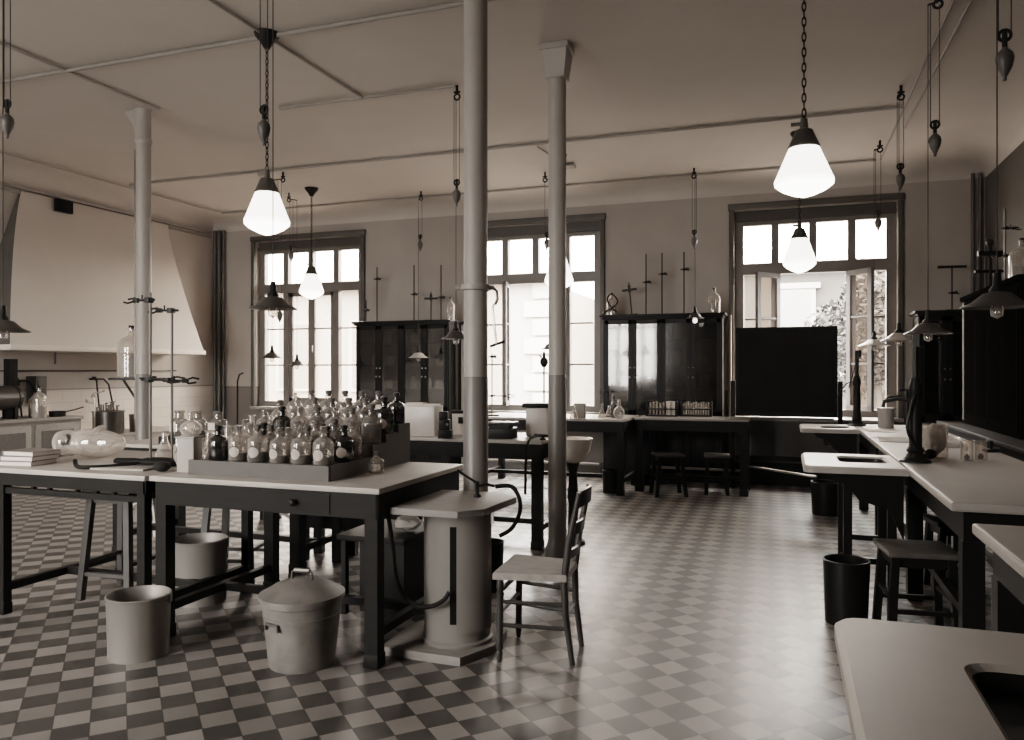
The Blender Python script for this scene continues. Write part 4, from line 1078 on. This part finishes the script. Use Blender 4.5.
pn = thing('saucepan', 'small saucepan with a long handle on the hood bench', 'pan', (-8.86, 7.52, .90), math.radians(40))
MB().lathe([(0, 0), (.085, 0), (.095, .07), (.10, .07), (.092, -.0), (0, 0)], n=24).build('pan', IRON, pn)
MB().tube([(.09, 0, .06), (.2, 0, .085), (.30, 0, .12)], .009).build('handle', STEEL, pn)
wbth = thing('water_bath', 'round metal water bath full of taps and tubes beside the left column', 'bath', (-8.88, 8.34, .61))
MB().lathe([(0, 0), (.19, 0), (.2, .01), (.2, .30), (.21, .305), (.21, .32), (.17, .322), (.15, .30), (0, .30)], n=28).build('tub', mat('bath_metal', .12, .3, metal=.7), wbth)
m_ = MB()
for k in range(14):
    a = k * 2.4; rr = .05 + .1 * ((k * 37) % 10) / 10; hx, hy = rr * math.cos(a), rr * math.sin(a); hh = .05 + .09 * ((k * 53) % 10) / 10
    m_.tube([(hx, hy, .29), (hx * 1.05, hy * 1.05, .31 + hh)], .010, 6)
    if k % 2: m_.bar((hx - .02, hy, .31 + hh), (hx + .03, hy + .01, .315 + hh), .014)
m_.build('taps', STEEL, wbth)
tc_ = thing('tap_cluster', 'branching chrome gas taps standing left of the water bath', 'tap', (-8.78, 8.02, .61))
m_ = MB().tube([(0, 0, 0), (0, 0, .62)], .010)
for z_, L, a in ((.58, .12, .4), (.5, .14, 2.6), (.44, .1, 4.4), (.53, .09, 5.4)):
    e = (L * math.cos(a), L * math.sin(a)); m_.tube([(0, 0, z_), (e[0], e[1], z_ + .02), (e[0] * 1.1, e[1] * 1.1, z_ + .06)], .009); m_.ball(e[0], e[1], z_ + .03, .02)
m_.build('pipes', BRASSY, tc_)
sm = thing('metal_pot', 'plain metal pot between the water bath and the left column', 'pot', (-8.88, 8.86, .61))
MB().lathe([(0, 0), (.11, 0), (.115, .24), (.122, .245), (.118, .25), (.108, .24), (0, .23)], n=22).build('body', ZINC, sm)
MB().box(.11, 0, .17, .03, .05, .02).build('handle', ZINC, sm)
# wall taps with rubber tubes
def walltap(y, z, lab):
    t = thing('wall_tap', lab, 'tap', (XL, y, z))
    MB().tube([(0, 0, 0), (.10, 0, 0), (.13, 0, -.02)], .016).box(.08, 0, -.015, .03, .05, .05).build('body', IRON, t)
    MB().tube([(.12, .0, -.01), (.16, -.03, -.03), (.2, -.05, -.2), (.24, -.05, -.46)], .012).tube([(.12, 0, 0), (.15, .10, -.0), (.18, .16, -.08), (.24, .2, -.46)], .012).build('tubes', RUBBER, t)
walltap(7.35, 1.36, 'wall tap with twin tubes above the boiler end')
walltap(8.55, 1.37, 'wall tap with twin hanging tubes above the water bath')
pipe('thin gas pipe running along the tiled wall under the hood', [(XL + .03, 6.0, 1.49), (XL + .03, 10.2, 1.49)], .012, STEEL, 'wall_pipe')
pipe('short pipe dropping from the hood to a fitting on the wall', [(XL + .04, 7.95, 1.76), (XL + .04, 7.95, 1.58)], .012, STEEL, 'wall_pipe')
tag(MB().box(XL + .20, 7.18, 1.30, .10, .12, .34, bev=.006).build('black_box', BLACKW), 'narrow black box standing behind the boiler on its ledge', 'box')
tag(MB().box(XL + .20, 7.18, .90, .12, .12, .40).build('box_post', MIDW), 'short wooden post under the narrow black box', 'post')
mt_ = thing('meter_box', 'dark meter box on the tiled wall behind the clear bottles', 'box', (XL + .10, 7.62, .90))
MB().box(0, 0, .16, .18, .16, .36, bev=.01).build('case', mat('meter', .04, .5), mt_)
MB().tube([(0, 0, 0), (0, 0, .16)], .03).build('foot', IRON, mt_)
pipe('bent cable on the back wall left of the left window', [(-8.92, YB - .012, .16), (-8.92, YB - .012, 1.3), (-8.88, YB - .012, 1.42), (-8.80, YB - .012, 1.45)], .012, IRON, 'cable')

# ------------------------------------------------------------------ things on the middle tables
def D3(px, d, z): x, y = pt(px, d); return (x, y, z)
tk = thing('ceramic_tank', 'broad white ceramic tank on the middle table beside the rack', 'tank', D3(421, 7.0, TZ), TH * .3)
MB().box(0, 0, 0, .34, .24, .27, bev=.012).build('body', mat('tank_glaze', .5, .3), tk)
MB().box(0, 0, .27, .30, .20, .012).box(-.04, 0, .282, .16, .12, .012).build('lid', mat('tank_lid', .6, .6), tk)
tk2 = thing('ceramic_tank', 'second white tank further left, mostly hidden by the rack', 'tank', D3(389, 7.2, TZ), TH * .3)
MB().box(0, 0, 0, .22, .2, .27, bev=.012).build('body', WHITE, tk2)
x, y, z = D3(445.5, 6.72, TZ)
dv = thing('dark_instrument', 'dark stepped instrument beside the white tank on the middle table', 'instrument', (x, y, z), .3)
MB().box(0, 0, 0, .12, .11, .07, bev=.005).box(-.008, 0, .07, .095, .09, .09, bev=.005).box(-.015, 0, .16, .075, .08, .07, bev=.005).build('body', IRON, dv)
MB().ball(.02, -.05, .12, .012).build('knob', BRASSY, dv)
x, y, z = D3(461, 7.1, TZ)
pb = thing('picture_plate', 'small framed white plate standing left of the nearest column', 'plate', (x, y, z), TH)
MB().box(0, 0, 0, .16, .02, .22, bev=.003).build('plate', WHITE, pb)
MB().box(0, -.012, .19, .16, .006, .03).box(.0, -.012, .1, .05, .006, .06).build('frame', IRON, pb)
x, y, z = D3(501, 6.75, TZ)
ba = thing('balance_case', 'low black case with a flat top tray on the middle table', 'case', (x, y, z), .08)
MB().box(0, 0, 0, .25, .2, .09, bev=.008).build('body', IRON, ba)
MB().box(0, 0, .09, .18, .14, .03).build('neck', IRON, ba)
MB().box(.02, 0, .12, .24, .18, .022, bev=.005).build('tray', mat('tray_wood', .04, .4), ba)
x, y, z = D3(538, 6.95, TZ)
cb = thing('lidded_jar', 'large cream jar with a dark overhanging lid beside the second column', 'jar', (x, y, z), .1)
MB().box(0, 0, 0, .19, .17, .255, bev=.015).build('body', mat('cream_glaze', .5, .35, noise=.06), cb)
MB().box(0, 0, .255, .245, .22, .04, bev=.008).build('lid', DARKW, cb)
x, y = pt(543, 6.55)
gt = thing('gas_tap', 'dark double gas tap at the table edge below the cream jar', 'tap', (x, y, TZ))
MB().lathe([(0, 0), (.03, 0), (.025, .015), (.012, .02), (.012, .045), (0, .05)], n=12).tube([(-.06, 0, .035), (.06, 0, .035)], .012).tube([(-.06, 0, .03), (-.06, 0, .05)], .016).tube([(.06, 0, .03), (.06, 0, .05)], .016).build('body', IRON, gt)
MB().hose([(.0, -.02, .04), (-.01, -.10, .045), (-.02, -.28, .03), (-.02, -.375, -.03), (-.02, -.40, -.16), (-.025, -.40, -.40)], .011).build('hose', RUBBER, gt)
# white basin on iron post
x, y = pt(573, 6.72)
bs = thing('wash_basin', 'white round basin on a dark post behind the second column', 'basin', (x, y, 0))
MB().lathe([(0, .70), (.06, .70), (.115, .74), (.15, .81), (.165, .90), (.171, .91), (.162, .91), (.142, .82), (.10, .76), (0, .73)], n=32).build('bowl', WHITE, bs)
MB().lathe([(0, 0), (.11, 0), (.10, .03), (.045, .06), (.04, .35), (.05, .4), (.035, .62), (.06, .70), (0, .70)], n=18).build('post', IRON, bs)
x, y = pt(535, 6.9)
ds = thing('drip_dish', 'small white dish fixed below the middle table', 'dish', (x - .02, y - .05, .66))
MB().lathe([(0, 0), (.05, .0), (.085, .02), (.088, .024), (.05, .008), (0, .006)], n=20).build('dish', WHITE, ds)
MB().tube([(.0, 0, .005), (0, .0, .01)], .02).tube([(.06, 0, .01), (.10, 0, .11)], .006).build('hanger', IRON, ds)
# long table: flasks and retort stand
def fl(px, d, r_, s, lab): inst('flask%d' % r_, flask_maker(r_), D3(px, d, TZ), 0, lab, 'flasks on the long table', s)
fl(602, 9.6, 0, (.75, .75, .95), 'small conical flask at the left of the group on the long table')
fl(619, 9.5, 1, (1.05, 1.05, 1.15), 'round flask at the right of the group on the long table')
fl(609, 9.75, 0, (.9, .9, .8), 'conical flask in the middle of the group on the long table')
x, y = pt(612, 9.8)
retort('retort_stand', 'dark retort stand among the flasks on the long table', x, y, TZ, .42, TH, ((.75, -.16),), br=(.16, .12))
inst('bottle_brown', bottle_maker('brown'), D3(614, 9.62, TZ), 0, 'dark bottle among the flasks on the long table', None, (.85, .85, 1.35))
fl(574, 9.4, 0, (.8, .8, .9), 'conical flask beside the second column on the long table')
x, y = pt(580, 9.55)
tag(MB().box(x, y, TZ, .13, .10, .18, bev=.006).build('cream_block', mat('block', .3, .6)), 'cream upright block beside the second column on the long table', 'box')
x, y = pt(492, 10.0)
retort('retort_stand', 'slim stand with a glass tube and cross arm, right of the nearest column', x, y, TZ, .80, TH, ((.32, .30), (.95, .06)), br=(.18, .14))
x, y = pt(492, 9.6)
# lamp-like bracket
x, y = pt(544, 9.9)
vs = thing('gas_bracket', 'dark bracket burner seen against the middle window beside the second column', 'burner', (x, y, TZ), 0)
MB().tube([(0, 0, 0), (0, 0, .64)], .012).build('stem', IRON, vs)
MB().lathe([(0, .62), (.03, .63), (.055, .68), (.05, .72), (.02, .75), (.015, .82), (0, .83)], n=14).tube([(0, 0, .7), (-.06, 0, .78)], .01).build('head', IRON, vs)
MB().lathe([(0, 0), (.07, 0), (.06, .015), (.02, .025), (0, .025)], n=16).build('foot', IRON, vs)
# test tube racks
def ttrack(px, d, lab, n_, full):
    x, y = pt(px, d); t = thing('test_tube_rack', lab, 'rack', (x, y, TZ), .0)
    W = .40
    m_ = MB()
    for z in (.0, .085): m_.box(0, 0, z, W, .12, .014)
    for s in (-1, 1): m_.box(s * (W / 2 - .006), 0, 0, .014, .12, .19)
    m_.box(0, .05, .15, W, .012, .02); m_.build('frame', BLACKW, t)
    return t, W
t_, W_ = ttrack(662, 9.95, 'dark test tube rack at the left holding folded papers and tubes', 9, True)
t2, W2 = ttrack(696, 9.9, 'dark test tube rack at the right full of tubes', 12, True)
def tube_maker():
    t = thing('test_tube', '', 'test tube')
    MB().lathe([(0, 0), (.006, .002), (.009, .01), (.009, .15), (.012, .153)], n=10).build('glass', GLASSW, t)
    MB().lathe([(0, .004), (.0075, .01), (.0075, .06), (0, .06)], n=8).build('contents', WHITE, t)
    return t
for nm, T_, W_, NX in (('left', t_, W_, 8), ('right', t2, W2, 11)):
    for row in (0, 1):
        for i in range(NX):
            xx = -W_ / 2 + .03 + (W_ - .06) * (i + .5) / NX
            if nm == 'left' and xx > .04: continue
            p = T_.matrix_basis @ Vector((xx, -.025 + .05 * row, .0145)); p = Vector(T_.location) + Vector((xx, -.028 + .055 * row, .0145))
            inst('ttube', tube_maker, p, 0, '%s thin glass test tube from the left, %s row of the %s rack' % (ORD[i], 'front' if row == 0 else 'rear', nm), 'test tubes in the %s rack' % nm, (1, 1, 1.0 + .12 * ((i * 7) % 3) / 2))
for i in range(4):
    xx = .07 + .03 * i
    o = MB().tube([(0, 0, .0145), (0, 0, .19)], .018, 12).build('paper_roll', PAPER); o.location = Vector(t_.location) + Vector((xx - .005, (-.02 if i % 2 else .02), 0))
    tag(o, '%s white paper roll from the left at the right end of the left rack' % ORD[i], 'paper roll', 'paper rolls in the left rack')

# ------------------------------------------------------------------ on top of the cabinets
def topstand(px, y, zb, ztop, lab, clamp=True, cross=False, tilt=0):
    """rod stand on the cabinet top"""
    d = y / (CT + (px - 512) / F * ST); x, _ = pt(px, d); h = zt(ztop, d) - zb
    t = retort('retort_stand', lab, x, y, zb, h, .2, () if cross else (((.42 + (px % 7) * .06), .07),), br=(.16, .11), rod=.0085, m_=IRON)
    if cross: MB().box(0, 0, h * .74, .20, .03, .03).box(0, 0, h * .7, .03, .05, .1).build('cross_head', IRON, t)
    if tilt: t.rotation_euler = (0, tilt, 0)
    return t
Z1, Z2, Z3 = 2.25, 2.26, 2.22
topstand(366, 10.82, Z1, 300, 'short rod stand at the left end of the left cabinet top')
topstand(377, 10.86, Z1, 267, 'tall rod stand second from left on the left cabinet top')
topstand(414, 10.86, Z1, 265, 'tall rod stand in the middle of the left cabinet top')
topstand(431, 10.80, Z1, 292, 'cross headed stand on the left cabinet top', cross=True)
topstand(441, 10.86, Z1, 265, 'tall rod stand at the right on the left cabinet top')
def stop_bottle(px, y, zb, lab, s):
    d = y / (CT + (px - 512) / F * ST); x, _ = pt(px, d); return inst('carboy', carboy_maker, (x, y, zb), 0, lab, None, s)
stop_bottle(450.5, 10.82, Z1, 'clear bottle at the right end of the left cabinet top', (.5, .5, .68))
stop_bottle(612, 10.82, Z2, 'clear bottle wound with tube at the left end of the right cabinet top', (.55, .55, .62))
d = 10.82 / (CT + (612 - 512) / F * ST); x, _ = pt(612, d)
tag(MB().hose([(x - .12, 10.72, Z2 + .012), (x - .07, 10.70, Z2 + .05), (x + .04, 10.70, Z2 + .12), (x + .10, 10.72, Z2 + .19), (x + .06, 10.72, Z2 + .27), (x, 10.72, Z2 + .30), (x - .05, 10.72, Z2 + .22), (x + .03, 10.71, Z2 + .1), (x + .09, 10.71, Z2 + .05)], .011).build('rubber_tube', RUBBER), 'black rubber tube wound round the bottle on the right cabinet top', 'tube')
topstand(632, 10.80, Z2, 282, 'leaning cross headed stand on the right cabinet top', cross=True, tilt=-.10)
topstand(646, 10.86, Z2, 254, 'tall rod stand left of three on the right cabinet top')
topstand(662, 10.86, Z2, 253, 'tall rod stand middle of three on the right cabinet top')
topstand(684, 10.86, Z2, 252, 'tall rod stand right of three on the right cabinet top')
stop_bottle(714, 10.82, Z2, 'stoppered clear bottle at the right end of the right cabinet top', (.62, .62, .66))
topstand(952, 10.75, Z3, 268, 'T shaped stand on the corner cabinet top', clamp=False)
d = 10.75 / (CT + (952 - 512) / F * ST); x, _ = pt(952, d)
o = thing('cross_bar', 'dark cross bar resting across the T stand on the corner cabinet', 'bar', (x, 10.75, zt(268, d)), .1)
MB().box(0, 0, 0, .32, .03, .03, bev=.005).build('bar', IRON, o)
inst('carboy', carboy_maker, (2.1, 8.45, 2.311), 0, 'clear carboy on the side cabinet at the right edge', None, (.85, .85, .80))
retort('retort_stand', 'stand with clamp rising behind the carboy on the side cabinet', 2.05, 8.85, 2.311, .78, .4, ((.75, .14), (.4, -.16)), br=(.16, .12))
ms = thing('iron_model', 'dark iron clamp tower on the side cabinet left of the carboy', 'stand', (2.05, 9.45, 2.311), .2)
MB().box(0, 0, 0, .16, .16, .02).tube([(0, 0, 0), (0, 0, .52)], .02).box(0, 0, .22, .30, .03, .03).box(0, 0, .4, .24, .04, .05).tube([(-.1, 0, .02), (-.1, 0, .42)], .01).ball(0, 0, .54, .04).build('tower', IRON, ms)

# contents of the cabinets, a few pale jars behind glass
CJ = [(-2.2, 1.80), (-2.0, 1.28), (-1.8, 1.28), (-1.55, 1.78), (-1.45, 1.28), (-1.22, 1.30), (-1.05, 1.28), (-1.7, 1.78)]
def cjar():
    t = thing('glass_jar', '', 'jar')
    MB().lathe([(0, 0), (.06, 0), (.065, .01), (.065, .16), (.05, .19), (.05, .21), (0, .21)], n=16).build('body', mat('jar_glass', .22, .3), t)
    MB().lathe([(0, .21), (.055, .21), (.055, .235), (0, .235)], n=16).build('lid', BLACKW, t)
    return t
for cx_, z_, nm, n_ in ((-1.58, 0, 'right', 7), (-5.51, 0, 'left', 6)):
    for shf, sn in ((1, 'lowest'), (2, 'middle'), (3, 'top')):
        lo = .85; hh = 2.26 if nm == 'right' else 2.25
        zz = lo + (hh - lo) * shf / 4 + .0165
        W = 1.3
        for i in range(n_ - (shf == 3)):
            xx = cx_ - W / 2 + W * (i + .5) / n_
            inst('cjar', cjar, (xx, 10.80 + .05 * ((i + shf) % 2), zz), 0, '%s pale jar from the left on the %s shelf inside the %s cabinet' % (ORD[i], sn, nm), 'jars inside the %s cabinet' % nm, (.8 + .25 * ((i * 5 + shf) % 4) / 3,) * 2 + (.6 + .45 * ((i * 3 + shf) % 4) / 3,))

# ------------------------------------------------------------------ on the right benches
def water_fitting(x, y, h, lab, s=1, slim=False):
    t = thing('water_fitting', lab, 'fitting', (x, y, TZ - .001))
    MB().lathe([(0, 0), (.085 * s, 0), (.085 * s, .012), (.055 * s, .03), (.040 * s, .06), (.050 * s, .075), (.036 * s, .10), (.034 * s, h * .40), (.030 * s, h * .52), (.040 * s, h * .54), (.038 * s, h * .60), (.022 * s, h * .66), (0, h * .66)], n=18).build('body', IRON, t)
    MB().tube([(0, 0, h * .62), (0, 0, h)], .018 * s).tube([(.02, 0, h * .9), (.02, 0, h)], .024 * s).build('riser', IRON, t)
    m_ = MB()
    if not slim:
        m_.tube([(0, 0, h * .48), (-.10, .04, h * .49), (-.17, .08, h * .47), (-.18, .08, h * .42)], .013)
        m_.tube([(-.05, .02, h * .48), (-.05, .02, h * .56)], .012).bar((-.09, .02, h * .56), (-.01, .02, h * .56), .014)
        m_.hose([(.02, -.03, .07), (-.05, -.05, .2), (-.03, -.05, .36), (0, -.03, h * .55)], .010)
    else:
        m_.tube([(0, 0, h * .6), (-.10, -.02, h * .56), (-.16, -.02, h * .46), (-.2, -.02, h * .34)], .007).tube([(0, 0, h * .85), (-.06, 0, h * .6), (-.08, 0, h * .5)], .006)
        m_.box(0, 0, h - .05, .04, .04, .05, bev=.004)
    m_.build('tap', IRON, t)
    return t
water_fitting(.79, 5.56, .82, 'tall dark water fitting with taps at the first bench sink', 1.1)
water_fitting(.72, 8.98, .80, 'slimmer dark gas fitting with thin wires beside the open window', 1.1, True)
x, y = .93, 8.85
pp = thing('white_pot', 'pale cylindrical pot under a tap on the far bench', 'pot', (.98, 8.80, TZ))
MB().lathe([(0, 0), (.075, 0), (.075, .15), (.082, .152), (.082, .20), (0, .205)], n=20).build('body', mat('pot_glaze', .36, .4), pp)
ft = thing('swan_tap', 'dark swan necked tap arching over the pale pot', 'tap', (1.20, 8.78, TZ))
MB().lathe([(0, 0), (.05, 0), (.04, .02), (.028, .04), (.028, .30), (.04, .32), (.02, .36), (0, .36)], n=14).build('post', IRON, ft)
MB().tube([(0, 0, .28), (-.10, 0, .32), (-.20, 0, .31), (-.24, 0, .27), (-.24, 0, .24)], .016).bar((-.06, 0, .35), (.06, 0, .35), .018).build('spout', IRON, ft)
tag(MB().box(.86, 8.25, TZ, .24, .32, .004, rz=.1).build('paper_sheet', PAPER), 'bright white paper on the far bench below the fittings', 'paper')
tag(MB().box(.86, 7.25, TZ, .22, .5, .006, rz=-.08).build('cloth', CLOTH), 'pale creased cloth on the bench edge between the sinks', 'cloth')
gj = thing('specimen_jar', 'wide glass jar stuffed with pale cloth beside the water fitting', 'jar', (.95, 5.86, TZ))
MB().lathe([(0, 0), (.072, 0), (.078, .01), (.078, .22), (.084, .23)], n=24).build('glass', GLASS, gj)
m_ = MB(); bmesh.ops.create_icosphere(m_.bm, subdivisions=3, radius=.07)
for v in m_.bm.verts: v.co *= random.uniform(.9, 1.03); v.co.z *= 1.55; v.co += Vector((0, 0, .125))
m_.build('stuffing', CLOTH, gj, False)
tag(MB().ball(.90, 5.74, TZ + .035, .045, .75).build('dark_stopper', IRON), 'dark round lump at the foot of the cloth filled jar', 'stopper')
def bkr(x, y, lab, s):
    t = inst('beaker', mkbk, (x, y, TZ), 0, lab, 'beakers on the right bench', s)
def mkbk():
    t = thing('beaker', '', 'beaker')
    MB().lathe([(0, .002), (.034, .0), (.038, .008), (.038, .12), (.043, .125)], n=18).build('glass', GLASS, t)
    MB().lathe([(0, .004), (.014, .004), (.02, .02), (.006, .04), (0, .04)], n=12).build('contents', IRON, t)
    return t
bkr(1.12, 5.76, 'clear beaker on the right bench, left one of two', (1, 1, 1.05)); bkr(1.22, 5.86, 'clear beaker on the right bench, right one of two', (1, 1, 1))
tag(MB().hose([(.98, 6.6, TZ + .01), (1.05, 6.3, TZ + .10), (1.09, 6.0, TZ + .13), (1.12, 5.80, TZ + .11), (1.12, 5.77, TZ + .06)], .008).build('siphon_tube', GLASSW), 'bent pale glass tube dipping into the left beaker', 'tube')
tag(MB().box(1.12, 6.75, TZ, .32, .14, .035, bev=.012).build('folded_towel', CLOTH), 'grey folded towel behind the beakers on the right bench', 'cloth')
pb_ = thing('pinch_clamp', 'small dark clamp lying right of the two beakers', 'clamp', (1.40, 6.42, TZ), .3)
MB().box(0, 0, 0, .10, .05, .02, bev=.004).tube([(0, 0, .018), (0, 0, .06)], .008).ball(0, 0, .065, .015).build('body', IRON, pb_)

# white bent hoops seen under the tables
for px, dd, lab in ((142, 7.0, 'left white bent pipe hoop standing under the second row table'), (280, 6.4, 'right white bent pipe hoop standing beyond the dustbin')):
    x, y = pt(px, dd); t = thing('pipe_hoop', lab, 'pipe', (x, y, 0), TH)
    MB().tube([(.115 * math.cos(a), 0, .19 + .13 * math.sin(a)) if 0 <= a <= PI else (0, 0, 0) for a in [PI * i / 12 for i in range(13)]], .014, 8).tube([(.115, 0, 0), (.115, 0, .19)], .014).tube([(-.115, 0, 0), (-.115, 0, .19)], .014).build('hoop', WHITE, t)
    MB().tube([(0, 0, .32), (-.02, .1, .42)], .03).build('stub', WHITE, t)

# ------------------------------------------------------------------ light
w = bpy.data.worlds.new('sky'); scene.world = w; w.use_nodes = True
nt = w.node_tree; nt.nodes.clear()
bg_ = nt.nodes.new('ShaderNodeBackground'); o_ = nt.nodes.new('ShaderNodeOutputWorld')
tcw = nt.nodes.new('ShaderNodeTexCoord'); spw = nt.nodes.new('ShaderNodeSeparateXYZ'); nt.links.new(tcw.outputs['Generated'], spw.inputs[0])
rp = nt.nodes.new('ShaderNodeValToRGB'); rp.color_ramp.elements[0].position = .42; rp.color_ramp.elements[0].color = (.25, .24, .225, 1)
rp.color_ramp.elements[1].position = .62; rp.color_ramp.elements[1].color = (1, .965, .92, 1)
mz = mathn(nt, 'ADD', mathn(nt, 'MULTIPLY', spw.outputs[2], .5), .5); nt.links.new(mz, rp.inputs[0])
nt.links.new(rp.outputs[0], bg_.inputs[0]); bg_.inputs[1].default_value = 36.0
nt.links.new(bg_.outputs[0], o_.inputs[0])
for i, (a, b, yy, ra) in enumerate([w_ + (YB + .36, -90) for w_ in WIN] + [w_ + (-2.57, 90) for w_ in FILL_OPENINGS]):
    l = bpy.data.lights.new('window_portal', 'AREA'); l.shape = 'RECTANGLE'; l.size = b - a; l.size_y = WZ1 - WZ0
    l.cycles.is_portal = True
    o = bpy.data.objects.new('window_portal', l); COL.objects.link(o); o.location = ((a + b) / 2, yy, (WZ0 + WZ1) / 2); o.rotation_euler = (math.radians(ra), 0, 0)

cam = bpy.data.cameras.new('camera'); cam.sensor_width = 36; cam.lens = F / 1024 * 36; cam.clip_start = .05; cam.clip_end = 200
co = bpy.data.objects.new('camera', cam); COL.objects.link(co); co.location = (0, 0, H); co.rotation_euler = (PI / 2, 0, TH)
scene.camera = co
scene.view_settings.view_transform = 'Filmic'
scene.view_settings.look = 'Medium High Contrast'
scene.view_settings.exposure = 0.32
scene.cycles.max_bounces = 10; scene.cycles.transparent_max_bounces = 24; scene.cycles.diffuse_bounces = 6
scene.cycles.sample_clamp_indirect = 6; scene.cycles.caustics_reflective = False; scene.cycles.caustics_refractive = False
